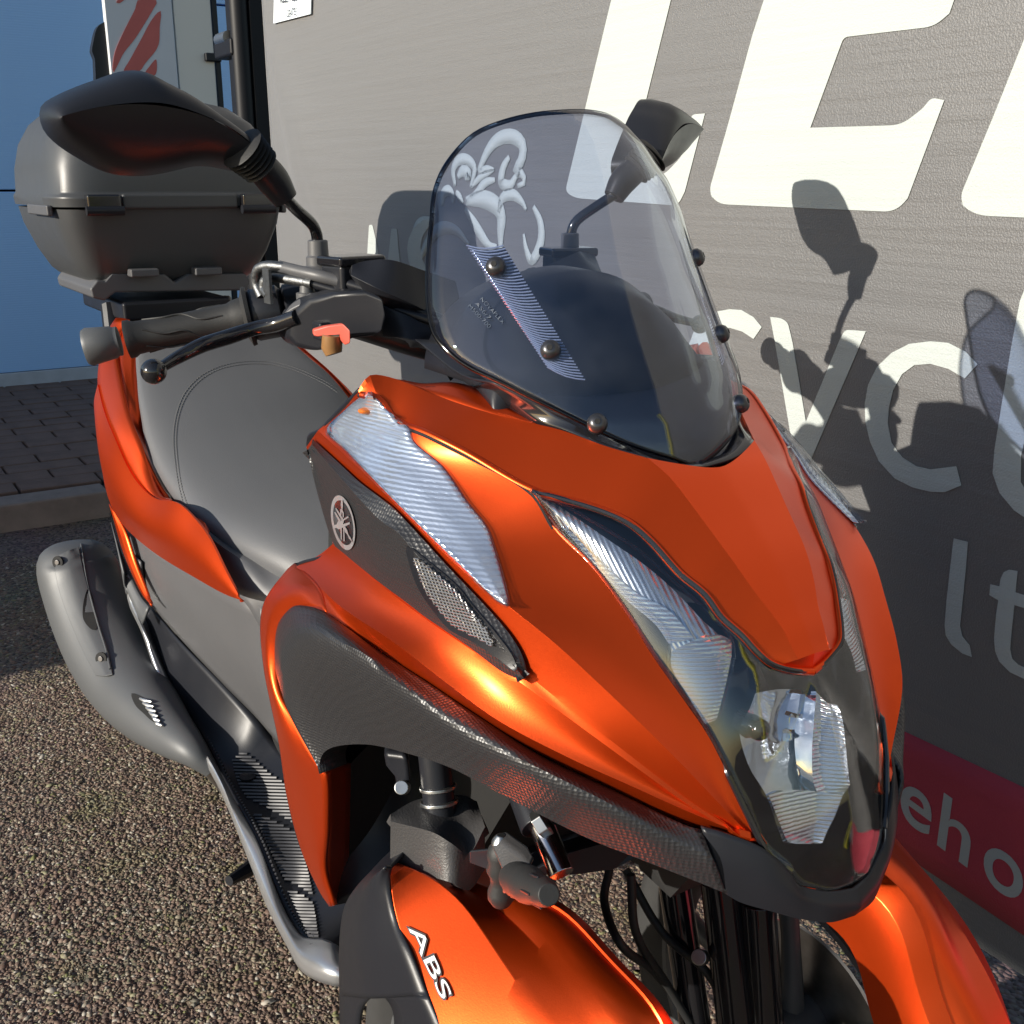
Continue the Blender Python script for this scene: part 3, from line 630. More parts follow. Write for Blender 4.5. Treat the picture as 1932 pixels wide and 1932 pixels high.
for dx_, dy_ in ((.35, .94), (.97, .22)):
    for k_ in np.arange(-260, 260, 5.6):
        run = []
        for t in np.arange(-200, 200, 3.0):
            p = (855+dx_*t-dy_*k_, 1130+dy_*t+dx_*k_)
            if inside(p, gq): run.append(p)
        if len(run) > 2: mb.tube([drape(*q_, .0028+(.0004 if dx_ > .9 else 0), BT) for q_ in run[::2]+[run[-1]]], .00055, 4)
g_ = mk('grille', mb, WIRE, sc, orient='out', weld=False); g_['kind'] = 'stuff'
g_ = mk('grille', mb, WIRE, sc, mirror=True, orient='out', weld=False); g_['kind'] = 'stuff'
# round emblem with three tuning forks
def e5(x, y): return (606.97+.08020*x, 903.97+.08020*y)
EM = M('emblem_silver', (.62, .63, .66), .28, .7)
cx, cy = 500, 1025
ell = lambda a, k: (e5(cx+k*285*math.cos(a)+k*90*math.sin(a), cy+k*650*math.sin(a)+k*0*math.cos(a)))
# ellipse leaning as in the photo
def el(a, k):
    x, y = k*262*math.cos(a), k*655*math.sin(a); t = math.radians(-11); return e5(cx+x*math.cos(t)-y*math.sin(t), cy+x*math.sin(t)+y*math.cos(t))
em = drape_poly([el(a, 1) for a in np.linspace(0, 2*math.pi, 48, endpoint=False)], .0025, 'emblem', EM, sc, bv=BT, thick=.003)
drape_poly([el(a, .82) for a in np.linspace(0, 2*math.pi, 40, endpoint=False)], .0030, 'emblem_disc', BLACKGL, sc, bv=BT, thick=.001)
for s_ in ([(460, 480), (490, 480), (500, 640), (485, 720), (520, 800), (520, 900), (490, 900), (490, 800), (470, 770), (455, 900), (430, 900), (435, 720), (465, 690), (445, 600)],
           [(320, 690), (345, 680), (520, 960), (520, 1020), (480, 1000)], [(295, 785), (320, 775), (440, 960), (440, 1040), (400, 1000)],
           [(260, 1160), (300, 1080), (350, 1070), (380, 990), (440, 985), (625, 865), (632, 905), (520, 975), (500, 1060), (655, 1010), (665, 1055), (480, 1150), (400, 1180), (350, 1150)],
           [(440, 1140), (468, 1140), (475, 1415), (448, 1420)], [(505, 1130), (528, 1130), (540, 1460), (510, 1460)],
           [(520, 1130), (550, 1120), (600, 1200), (620, 1290), (680, 1380), (735, 1495), (640, 1400), (600, 1300), (545, 1250)]):
    drape_poly([e5(*p) for p in s_], .0040, 'emblem_fork', EM, sc, bv=BT, thick=.001)

# lower black trim sweeping from the wheel arch to the nose
t_top = PY([(515, 1250, -.2475), (521, 1187, -.2465), (545, 1150, -.2445), (568, 1142, -.242), (618, 1159, -.240), (713, 1227, -.230), (806, 1287, -.219), (880, 1337, -.208), (1013, 1421, -.179), (1147, 1486, -.147), (1291, 1556, -.112), (1324, 1565, -.103)])
t_mid = PY([(545, 1345, -.262), (540, 1265, -.264), (590, 1212, -.262), (680, 1240, -.252), (760, 1298, -.240), (880, 1385, -.220), (1013, 1452, -.195), (1147, 1517, -.161), (1291, 1594, -.119), (1345, 1622, -.104)])
t_bot = PY([(606, 1459, -.250), (603, 1438, -.249), (613, 1418, -.246), (640, 1407, -.240), (696, 1405, -.231), (763, 1420, -.227), (846, 1447, -.217), (930, 1490, -.203), (1013, 1534, -.186), (1114, 1584, -.163), (1197, 1617, -.1415), (1291, 1654, -.1165), (1370, 1686, -.0925)])
t_in = t_bot+A(-.01, .028, -.004)
Gt = loft([t_top, t_mid, t_bot], 80, 8)
tb = MB().grid(Gt).grid(np.array([Gt[-1], Gt[-1]+A(-.008, .03, -.003)]))
pair('lower_trim', tb, BLACKTEX, sc, thick=.004, sharp=50)
# chin
k_top = PY([(1322, 1560, -.104), (1366, 1572, -.0925), (1438, 1600, -.0710), (1488, 1640, -.0535), (1507, 1668, -.0462), (1545, 1679, -.031), (1570, 1682, -.021)]); k_top = np.vstack([k_top, A(.207, 0, .620)])
k_mid = PY([(1348, 1630, -.100), (1400, 1641, -.085), (1450, 1668, -.070), (1495, 1692, -.0545), (1530, 1704, -.0405), (1565, 1711, -.0265)]); k_mid = np.vstack([k_mid, A(.213, 0, .608)])
k_bot = PY([(1371, 1688, -.092), (1398, 1703, -.083), (1453, 1719, -.0655), (1500, 1732, -.0488), (1535, 1738, -.036), (1570, 1740, -.022)]); k_bot = np.vstack([k_bot, A(.209, 0, .597)])
Gk = loft([k_top, k_mid, k_bot], 40, 6); Gk = np.concatenate([Gk, (Gk[-1]+A(-.03, 0, .004))[None]])
cb = MB().grid(Gk)
mk('chin_trim', cb, BLACK, sc, both=True, thick=.004, sharp=40)
# leg shield outer strip, wrapping round the trim
lo = PY([(556, 1062, -.200), (541, 1075, -.210), (501, 1130, -.237), (491, 1180, -.246), (498, 1264, -.251), (511, 1330, -.252), (525, 1397, -.251), (541, 1503, -.247), (568, 1604, -.242), (602, 1681, -.236), (621, 1710, -.232)])
lm = PY([(600, 1105, -.223), (560, 1110, -.234), (520, 1145, -.245), (504, 1200, -.251), (507, 1264, -.255), (525, 1340, -.256), (545, 1400, -.255), (572, 1480, -.250), (592, 1570, -.246), (608, 1660, -.240), (626, 1710, -.233)])
li = PY([(618, 1160, -.238), (568, 1150, -.240), (530, 1190, -.2455), (524, 1250, -.247), (532, 1306, -.249), (556, 1360, -.249), (590, 1424, -.248), (613, 1462, -.246), (617, 1560, -.242), (615, 1640, -.238), (630, 1709, -.233)])
pair('leg_shield', MB().grid(loft([lo, lm, li], 70, 5)), ORANGE, sc, thick=.004, sharp=50)
ai = PY([(613, 1455, -.245), (617, 1560, -.241), (614, 1640, -.237), (629, 1709, -.232)]); ao = PY([(662, 1440, -.198), (660, 1560, -.196), (657, 1640, -.198), (650, 1700, -.205)])
pair('shield_return', MB().grid(loft([ai, ao], 24, 4)), ORANGE, sc, thick=.003)
a2 = ao+A(-.02, .10, .0)
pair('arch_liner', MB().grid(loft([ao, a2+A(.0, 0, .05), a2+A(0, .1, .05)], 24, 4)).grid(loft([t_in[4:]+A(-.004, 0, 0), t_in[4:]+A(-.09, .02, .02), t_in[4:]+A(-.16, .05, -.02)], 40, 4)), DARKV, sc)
# leg shield panel facing the rider
bk = PY([(556, 1062, -.200), (541, 1075, -.210), (501, 1130, -.237), (491, 1180, -.246), (498, 1264, -.251), (525, 1397, -.251), (541, 1503, -.247), (568, 1604, -.242), (621, 1710, -.232)])
pair('inner_shield', MB().grid(np.array([spline(bk, 40), spline(bk, 40)*A(1, .5, 1)+A(.03, 0, 0), spline(bk, 40)*A(1, 0, 1)+A(.05, 0, 0)])), BLACK, sc, thick=.003)
ub = PY([(676, 738, -.203), (605, 812, -.205), (578, 843, -.202), (628, 1026, -.196), (560, 1068, -.205)])
pair('inner_cowl', MB().grid(np.array([spline(ub, 40), spline(ub, 40)*A(1, .5, 1)+A(.05, 0, .0), spline(ub, 40)*A(1, 0, 1)+A(.08, 0, 0)])), BLACK, sc, thick=.003)

# ---- headlamp: smoked lens from the slits down to the chin
lo_ = PY([(1001, 925, -.139), (1046, 998, -.1320), (1114, 1067, -.1222), (1181, 1157, -.1133), (1234, 1241, -.1064), (1291, 1321, -.0965), (1336, 1387, -.0886), (1373, 1460, -.0826), (1410, 1537, -.0747), (1443, 1610, -.0660), (1490, 1645, -.0510), (1507, 1668, -.0452), (1545, 1678, -.030), (1570, 1681, -.020)]); lo_ = np.vstack([lo_, A(.2045, 0, .6215)])
hi_ = PY([(1003, 926, -.1375), (1114, 957, -.109), (1180, 984, -.094), (1227, 1022, -.084), (1280, 1081, -.075), (1328, 1121, -.0664), (1360, 1164, -.0605), (1398, 1198, -.0515), (1427, 1230, -.0446), (1454, 1252, -.0367), (1494, 1264, -.019), (1532, 1267, 0)])
ce = np.array([z0(1532, 1267), A(.170, 0, .738), A(.188, 0, .695), A(.199, 0, .655), A(.2045, 0, .6215)])
n = 64
LO = spline(lo_, n); HI = np.vstack([spline(hi_, 40), spline(ce, 26)[2:]]); HI = poly(HI, n)
# match rows: slit part to slit part, nose part to nose part
LOa, LOb = spline(lo_[:9], 44), spline(lo_[8:], 26)
HIa, HIb = spline(hi_, 44), spline(ce, 26)
LOq = np.vstack([LOa, LOb[1:]]); HIq = np.vstack([HIa, HIb[1:]])
Gl = np.array([LOq+(HIq-LOq)*t for t in np.linspace(0, 1, 14)]); tt_ = np.linspace(0, 1, 14)[:, None]; cc_ = np.clip((np.arange(Gl.shape[1])-40)/8, 0, 1)[None]
endf = np.clip((Gl.shape[1]-1-np.arange(Gl.shape[1]))/8, 0, 1)[None]
pr_ = (np.sin(math.pi*tt_)*(1-cc_)+np.sin(math.pi/2*tt_)*cc_*np.sqrt(endf))*.0065
dr_ = np.stack([np.full(Gl.shape[:2], .85), Gl[:, :, 1]*6, np.full(Gl.shape[:2], .45)], 2); dr_ /= np.linalg.norm(dr_, axis=2, keepdims=True)
Gl = Gl+dr_*pr_[:, :, None]; Gl[-1, 43:, 1] = 0
hl = thing('headlamp', '', ''); del hl['label']; del hl['category']; hl.parent = sc
mk('headlamp_lens', MB().grid(Gl), LENSS, hl, both=True, thick=.0022, sharp=60)
BLN = bvh_of([Gl])
# housing behind the lens
def inward(G, d):
    du = np.gradient(G, axis=0); dv = np.gradient(G, axis=1); nn = np.cross(du, dv); nn /= np.maximum(np.linalg.norm(nn, axis=2, keepdims=True), 1e-9)
    s = np.sign(np.sum(nn*(CAM-G), axis=2, keepdims=True)); return G-nn*s*d
dep = (.006+.026*np.sin(np.linspace(0, math.pi, 14)))[:, None, None]
dcol = np.ones((1, Gl.shape[1], 1)); dcol[0, 43:, 0] = np.linspace(1, 1, Gl.shape[1]-43)
Gh = np.concatenate([Gl[:1]+A(-.001, .001, -.001), Gl[1:]-A(.058, 0, .014)*1.0*dcol]); Gh[-1, 43:, 1] = 0
mk('headlamp_housing', MB().grid(Gh), BLACKGL, hl, both=True)
def lens_patch(rails, offs, n=40, m=5): return drape_patch(rails, offs, n, m, bv=BLN)
# ribbed chrome strip in the slit
sA = [(1012, 932), (1052, 985), (1115, 1055), (1180, 1122), (1235, 1165), (1262, 1200), (1268, 1238), (1300, 1305), (1322, 1352)]
sB = [(1040, 945), (1085, 975), (1150, 1020), (1215, 1065), (1270, 1112), (1325, 1170), (1362, 1210), (1355, 1290), (1338, 1355)]
for mi in (False, True):
    mk('slit_reflector', MB().grid(lens_patch([sA, sB], [-.008, -.012])), ALU, hl, mirror=mi)
    f_ = [(1056, 990), (1118, 1060), (1180, 1130), (1236, 1178), (1262, 1215)]; g_ = [(1080, 1005), (1135, 1062), (1200, 1118), (1260, 1150), (1310, 1205)]
    mk('ribbed_reflector', MB().grid(lens_patch([f_, g_], [-.005, -.007])), ALUR, hl, mirror=mi)
    q_ = [(1266, 1230), (1268, 1262), (1300, 1316), (1330, 1366)]; p_ = [(1340, 1192), (1378, 1210), (1374, 1270), (1352, 1358)]
    mk('position_reflector', MB().grid(lens_patch([q_, p_], [-.004, -.012])), ALUR, hl, mirror=mi)
    mk('slit_bezel', MB().tube(np.array([drape(u, v, -.002, BLN) for u, v in spline(np.array(sA[:6]+[(1262, 1262), (1285, 1316), (1332, 1368), (1356, 1360), (1378, 1275), (1380, 1208), (1330, 1150), (1270, 1095), (1200, 1035), (1120, 985), (1040, 940)], float), 90)]), .0016, 6), LENSG, hl, mirror=mi, orient='out')
# main bowl: faceted mirror left, fluted right, both halves about the centre line
bw = [[(1425, 1308), (1415, 1335), (1397, 1370), (1398, 1400), (1415, 1450), (1445, 1500), (1470, 1570), (1478, 1590)],
      [(1475, 1300), (1460, 1360), (1462, 1400), (1470, 1450), (1490, 1500), (1510, 1560), (1515, 1592)],
      [(1540, 1305), (1535, 1370), (1532, 1420), (1536, 1480), (1545, 1540), (1550, 1570), (1548, 1590)]]
mk('reflector_bowl', MB().grid(lens_patch(bw, [-.012, -.030, -.024], 40, 6)), ALUS, hl)
fl = [[(1540, 1305), (1535, 1370), (1532, 1420), (1536, 1480), (1560, 1520), (1590, 1500)],
      [(1560, 1325), (1562, 1380), (1565, 1420), (1570, 1470), (1580, 1495), (1598, 1490)],
      [(1580, 1330), (1590, 1360), (1595, 1400), (1600, 1450), (1602, 1470), (1604, 1480)]]
mk('fluted_bowl', MB().grid(lens_patch(fl, [-.020, -.022, -.016], 40, 6)), ALUR, hl)
fb = [[(1450, 1500), (1470, 1550), (1485, 1585), (1500, 1592)], [(1500, 1490), (1520, 1540), (1530, 1580), (1540, 1592)], [(1590, 1500), (1575, 1540), (1560, 1570), (1552, 1590)]]
mk('fluted_bowl', MB().grid(lens_patch(fb, [-.010, -.020, -.016], 30, 5)), ALUR, hl)
bp_ = drape(1432, 1376, -.010, BLN)
mk('bulb_cap', MB().tube([bp_, bp_+A(-.02, 0, 0)], .0085, 16).sphere(bp_, .0085, 14), BLACKGL, hl, orient='out')
# lens edge gasket along the orange panel
gask = np.array([drape(u, v, .0005, BLN) for u, v in spline(np.array([(1300, 1334), (1338, 1392), (1375, 1464), (1412, 1540), (1447, 1606), (1492, 1642)], float), 40)])
pair('lens_gasket', MB().tube(gask, np.linspace(.0020, .0028, 40), 8), BLACKGL, hl, orient='out')
hedge = np.array([a for a in spline(hi_, 70)])+A(.001, 0, .0)
pair('hood_gasket', MB().tube(hedge, .0022, 8), BLACKGL, hl, orient='out')

# ---- windscreen: analytic curved sheet
zc_ = [.904, .924, .941, .961, .972, .984, .996, 1.021, 1.056, 1.099, 1.124, 1.156, 1.17, 1.179, 1.182]
wc_ = [.004, .057, .087, .117, .132, .148, .154, .1535, .146, .134, .124, .096, .072, .04, .004]
ac_ = [.013, .0085, .003, -.008, -.0155, -.0235, -.0315, -.047, -.067, -.087, -.100, -.122, -.136, -.149, -.158]
bc_ = [4.67, 4.67, 4.67, 4.67, 4.67, 4.67, 4.67, 4.75, 4.95, 5.4, 5.95, 7.7, 9.5, 12, 12]
def scr(z, y): return A(np.interp(z, zc_, ac_)-np.interp(z, zc_, bc_)*y*y, y, z)
zz = spline(np.stack([np.array(zc_), np.array(wc_)], 1), 60)
G = np.zeros((60, 33, 3))
for i, (z, wd) in enumerate(zz):
    for j, s_ in enumerate(np.linspace(-1, 1, 33)): G[i, j] = scr(z, s_*max(wd, .0005))
ac2 = spline(np.stack([np.array(ac_), np.array(zc_)], 1), 60)
ws = mk('windscreen', MB().grid(G), SCREENG, sc, thick=.0035, off=0, sharp=60)
edge = np.vstack([G[:, 0], G[::-1, -1]])
EDG = glass('screen_edge', (.10, .14, .22), .05)
mk('screen_edge', MB().tube(spline(edge[::3], 160, True), .0021, 8, caps=False), EDG, ws, orient='out', sharp=80)
# ribbed stiffener strips with bolts, either side
BS = bvh_of([G])
def strip(mi):
    aL = [(880, 463), (900, 490), (1000, 648), (1045, 705), (1100, 722)]
    L1, L2 = A(880, 463), A(1032, 692); R1, R2 = A(946, 463), A(1104, 716)
    mb = MB(); nb_ = 44; rows = []
    for i in range(nb_*4+1):
        t = i/(nb_*4); a = L1+(L2-L1)*t; b_ = A(950, 463)+(A(1104, 716)-A(950, 463))*t
        if t < .1: b_ = b_+A(10*(1-abs(t-.05)/.05) if False else 0, 0)
        h = -.0055+.0019*math.cos(i*math.pi/2)
        rows.append([drape(a[0]+(b_[0]-a[0])*s, a[1]+(b_[1]-a[1])*s+6*math.sin(s*3.1), h, BS) for s in np.linspace(0, 1, 9)])
    st = mk('stiffener_strip', mb.grid(np.array(rows)[2::4]), BLACKGL, sc, mirror=mi, thick=.001, sharp=20, weld=False)
    rb_ = MB()
    for r_ in rows[::4]: rb_.tube([q_+(CAM-q_)/np.linalg.norm(CAM-q_)*.0006 for q_ in r_[::2]], .00062, 5)
    k_ = mk('strip_rib', rb_, RIBM, st, mirror=mi, orient='out', weld=False); k_['kind'] = 'stuff'
    return st
for mi in (False, True):
    strip(mi)
    for (u, v) in ((935, 503), (1038.5, 660), (1127, 799)):
        p = drape(u, v, .002, BS); nn_ = A(1, -.0, .35); nn_ = A(.85, 9.3*p[1]*.8*-1*-1, .5); nn_ = A(1, 9.34*p[1], .62); nn_ /= np.linalg.norm(nn_)
        mb = MB().tube([p-nn_*.004, p, p+nn_*.003, p+nn_*.0055, p+nn_*.0065], [.0085, .0085, .0078, .0055, .0035], 20)
        sw = mk('screw', mb, DSTEEL, sc, mirror=mi, orient='out', sharp=50)
        mk('hex_socket', MB().tube([p+nn_*.0060, p+nn_*.0070], .0026, 6), DARKV, sw, mirror=mi, orient='out')
# etched text on the screen
def etx(txt, u0, v0, u1, v1, hgt):
    d = A(u1-u0, v1-v0); L0 = np.linalg.norm(d); d /= L0; nrm_ = A(d[1], -d[0])
    return textpatch('etched_text', txt, lambda s, t: tuple(drape(u0+d[0]*L0*s+nrm_[0]*hgt*t, v0+d[1]*L0*s+nrm_[1]*hgt*t, .003, BS)), ETCH, ws, thick=.0002)
ETCH = M('etch', (.055, .075, .11), .4)
etx('NOVAPLEX', 905, 565, 948, 612, 8); etx('AS6/7', 895, 573, 922, 604, 8); etx('M500-700', 882, 578, 922, 620, 8)
# screen mount and inner cowl
m_low = PY([(893, 729, -.118), (950, 764, -.114), (1013, 800, -.106), (1064, 814, -.094), (1147, 844, -.074), (1224, 865, -.056), (1278, 879, -.032), (1332, 878, 0)])
m_up = np.array([scr(.969, -.127), scr(.962, -.117), scr(.952, -.103), scr(.942, -.086), scr(.926, -.058), scr(.912, -.032), scr(.906, 0)])-A(.010, 0, .002)
m_in = np.array([A(-.16, -.125, .965), A(-.14, -.115, .965), A(-.12, -.10, .96), A(-.11, -.08, .955), A(-.10, -.05, .95), A(-.09, -.02, .945), A(-.09, 0, .945)])
mk('screen_mount', MB().grid(loft([m_low, m_up], 50, 3)), BLACKGL, sc, both=True, thick=.003)
mk('inner_fairing', MB().grid(loft([m_up, m_in, m_in+A(-.08, 0, .02)], 50, 5)), BLACK, sc, both=True, thick=.002)
def dome(y, z0_, x, r=.115, h=.085): return A(x-.6*y*y, y, z0_+h*math.sqrt(max(0, 1-(y/r)**2)))
vr = []
for x, z_, r_, h_ in ((-.09, .935, .125, .012), (-.105, .945, .122, .045), (-.13, .95, .118, .078), (-.16, .955, .115, .092), (-.20, .955, .112, .094), (-.245, .955, .11, .085)):
    vr.append([dome(y, z_, x, r_, h_) for y in r_*np.sin(np.linspace(-math.pi/2, math.pi/2, 41))])
mk('meter_visor', MB().grid(np.array(vr)), BLACK, sc, thick=.003, sharp=60)
mk('cowl_rib', MB().grid(loft([PY([(985, 755, -.108), (1010, 790, -.104)]), PY([(1020, 740, -.095), (1055, 806, -.094)])], 8, 2)), GREY, sc, thick=.003)

# ---- handlebar
def bar_half(mi):
    k = dict(mirror=mi, orient='out')
    gi, go = A(-.455, -.205, .990), A(-.500, -.330, .968)
    ax_ = (go-gi)/np.linalg.norm(go-gi)
    L = np.linalg.norm(go-gi)
    prof = [(0, .030), (.004, .031), (.008, .021), (.018, .019), (.022, .0172), (.05, .0165), (.10, .0160), (.118, .0170), (.122, .0195), (.127, .0195)]
    gr = mk('handle_grip', MB().tube([gi+ax_*s for s, _ in prof], [r for _, r in prof], 28), RUBBER, sc, sharp=40, **k)
    for a0 in (.4, 1.3, 2.4, 3.6, 4.9):                      # raised chevron ribs in the rubber
        pts = []
        e1 = np.cross(ax_, A(0, 0, 1)); e1 /= np.linalg.norm(e1); e2 = np.cross(ax_, e1)
        for s, da in ((.028, 0), (.05, .05), (.068, .75), (.088, .8), (.108, 1.3)):
            pts.append(gi+ax_*s+(e1*math.cos(a0+da)+e2*math.sin(a0+da))*.0167)
        mk('grip_rib', MB().tube(pts, .0011, 6, smooth=24), RUBBER, gr, sharp=60, **k)
    wt = mk('bar_weight', MB().tube([go+ax_*s for s in (.0, .004, .006, .03, .034)], [.0150, .0150, .0165, .0195, .0175], 28), MUFF, sc, sharp=40, **k)
    # inner housing
    hc = gi-ax_*.018
    mk('throttle_housing', MB().tube([gi-ax_*s for s in (-.001, .004, .03, .034)], [.024, .027, .027, .022], 24), BLACK, sc, sharp=40, **k)
    mk('switch_housing', MB().tube([gi-ax_*s for s in (.034, .038, .085, .10)], [.021, .026, .025, .018], 20), BLACK, sc, sharp=40, **k)
    # lever and perch
    pv_ = PY([(505, 600, -.222)])[0]
    pts = [A(*at(560, 598, y=-.190)), A(*at(520, 612, y=-.204)), A(*at(480, 620, y=-.222)), A(*at(430, 636, y=-.25)), A(*at(380, 652, y=-.28)), A(*at(335, 675, y=-.305)), A(*at(303, 694, y=-.325))]
    lv = mk('brake_lever', MB().tube(pts, [.0075, .0078, .0072, .0078, .0074, .0062, .0050], 14, smooth=40), BLACKGL, sc, sharp=60, **k)
    mk('lever_ball', MB().sphere(at(290, 701, y=-.333), .0118, 24), BLACKGL, lv, **k)
    # perch and master cylinder body
    b0, b1 = at(545, 590, y=-.188), at(700, 600, y=-.118)
    pp = PY([(540, 622, -.197), (556, 590, -.192), (585, 566, -.183), (630, 552, -.170), (690, 548, -.150), (724, 560, -.138), (730, 600, -.136), (722, 634, -.138), (665, 640, -.156), (642, 656, -.164), (600, 664, -.176), (562, 656, -.190), (548, 640, -.195)])
    flat_poly(mir(pp) if mi else pp, (-.034, 0, 0), 'lever_perch', BLACK, sc, bevel=.005, seg=3)
    mk('perch_wedge', MB().grid(loft([PY([(522, 607, -.203), (545, 585, -.195), (585, 568, -.18)]), PY([(548, 612, -.195), (560, 600, -.188), (600, 575, -.172)])], 12, 3)), GREY, sc, thick=.012, bevel=.002, sharp=40, mirror=mi)
    p = at(580, 560, y=-.172); mk('perch_bolt', MB().tube([p-A(0, 0, .006), p+A(0, 0, .004), p+A(0, 0, .0045), p+A(0, 0, .014)], [.011, .011, .0075, .0065], 18), GREY, sc, sharp=40, **k)
    # fluid reservoir
    rc = at(665, 500, y=-.128)
    c_ = (at(612, 488, y=-.155)+at(712, 478, y=-.108))/2
    rot = Matrix.Rotation(math.radians(12), 3, 'Z')
    mk('reservoir', MB().box(c_-A(0, 0, .026), (.037, .050, .040), rot), BLACK, sc, bevel=.005, sharp=30, **k)
    mk('reservoir_cap', MB().box(c_+A(0, 0, -.004), (.042, .056, .010), rot), BLACKGL, sc, bevel=.003, sharp=30, **k)
    # bar cover towards the middle
    mk('bar_cover', MB().grid(loft([PY([(664, 500, -.145), (690, 492, -.13), (738, 490, -.11), (800, 510, -.075), (860, 530, -.04)]), PY([(662, 520, -.148), (720, 548, -.13), (780, 575, -.10), (830, 600, -.07), (880, 620, -.04)])], 24, 4)), BLACK, sc, thick=.02, bevel=.003, sharp=30, mirror=mi)
    mk('bar_tube', MB().tube([gi-ax_*.06, A(-.40, -.11, .985), A(-.36, -.05, .965), A(-.34, 0, .955)], [.019, .019, .021, .024], 18, smooth=30), BLACK, sc, sharp=60, **k)
    lr = PY([(720, 575, -.125), (780, 600, -.10), (840, 640, -.075), (880, 690, -.05)]); 
    mk('bar_shroud', MB().grid(loft([lr, PY([(722, 636, -.125), (770, 640, -.11), (810, 660, -.09), (850, 720, -.06)])], 24, 4)), BLACK, sc, thick=.02, bevel=.003, sharp=30, mirror=mi)
    # mirror: base boot, stalk, head
    mbz = at(600, 470, y=-.154)
    mk('mirror_boot', MB().tube([mbz+A(0, 0, s) for s in (-.03, -.018, -.016, -.008, -.006, .008, .009)], [.019, .016, .0125, .0125, .0105, .0100, .0085], 22), GREY, sc, sharp=35, **k)
    return
bar_half(False); bar_half(True)
def mirror_arm(mi):
    k = dict(mirror=mi, orient='out')
    off = A(0, 0, 0)
    pts = [at(600, 470, y=-.154), at(597, 440, y=-.156), at(588, 422, y=-.162), at(560, 396, y=-.180), at(535, 370, y=-.197), at(526, 360, y=-.203)]
    ml = mk('mirror_stalk', MB().tube(pts, .0058, 14, smooth=40), BLACKGL, sc, sharp=60, **k)
    e_ = [pts[-2]+A(0, .002, -.003), at(515, 340, y=-.207), at(490, 312, y=-.221), at(474, 300, y=-.229)]
    mk('mirror_neck', MB().tube(e_, [.012, .0155, .0150, .0155], 18, smooth=14), BLACK, ml, sharp=60, **k)
    d_ = e_[3]-e_[1]; d_ /= np.linalg.norm(d_)
    for i in range(6): mk('boot_ring', MB().tube([e_[2]+d_*(i*.0048-.003), e_[2]+d_*(i*.0048-.0008), e_[2]+d_*(i*.0048+.0014)], [.0165, .0192+.0006*i, .0165], 20), RUBBER, ml, sharp=60, **k)
    return ml
ml0 = mirror_arm(False); ml1 = mirror_arm(True)
# mirror head built from its outline: shell bulging forwards, glass at the back
out_ = [(79, 214), (84, 196), (108, 180), (148, 162), (184, 149), (222, 136), (254, 132.5), (281, 138), (312, 154), (354, 177), (411, 219), (455, 254), (474, 272), (478, 295), (460, 322), (444, 322), (401, 314), (365, 314), (301, 328), (251, 332), (200, 323), (150, 297), (110, 270), (86, 243)]
O = spline(np.array([at(u, v, x=-.385) for u, v in out_]), 72, True)
cen = np.array([at(u, v, x=-.385) for u, v in spline(np.array([(95, 225), (134, 213), (201, 201), (277, 198), (321, 208), (368, 226), (420, 250), (462, 290)], float), 36)])
rings = [O+A(-.012, 0, 0)*1.0, O]
# spine line matched to the outline points
idx = np.array([np.argmin(np.linalg.norm((cen-p)[:, 1:], axis=1)) for p in O])
SP = cen[idx]; SPs = SP.copy()
for _ in range(14): SPs = (np.roll(SPs, 1, 0)+2*SPs+np.roll(SPs, -1, 0))/4
for s, d in ((.18, .020), (.4, .032), (.65, .039), (.85, .0425), (1.0, .044)): rings.append(O+(SPs-O)*s+A(d, 0, 0)*np.clip(.35+.65*np.minimum(1, (np.arange(72)*0+1)), 0, 1)[:, None])
HEAD = np.array(rings)
def head(xf=None, mi=False, parent=None):
    G = HEAD.copy(); 
    if xf is not None: G = xf(G)
    h_ = mk('mirror_shell', MB().grid(G, closed=True), BLACK, parent, mirror=mi, orient='out', sharp=120)
    b_ = G[0]; c_ = b_.mean(0)
    mk('mirror_glass', MB().add(list(b_*.96+c_*.04)+[c_], [(i, (i+1) % 72, 72) for i in range(72)]), MIRG, h_, mirror=mi, orient=None)
    return h_
head(parent=sc).name = 'mirror_shell'
# the left head is swung further in
pv3 = at(510, 335, y=-.209)
def xl(G):
    P = (G-pv3).reshape(-1, 3); a = math.radians(-31); R_m = np.array(Matrix.Rotation(a, 3, 'Z')); R2 = np.array(Matrix.Rotation(math.radians(-8), 3, 'X'))
    return (P@R2.T@R_m.T).reshape(G.shape)+pv3+A(.0, -.018, -.012)
head(xf=xl, mi=True, parent=sc)
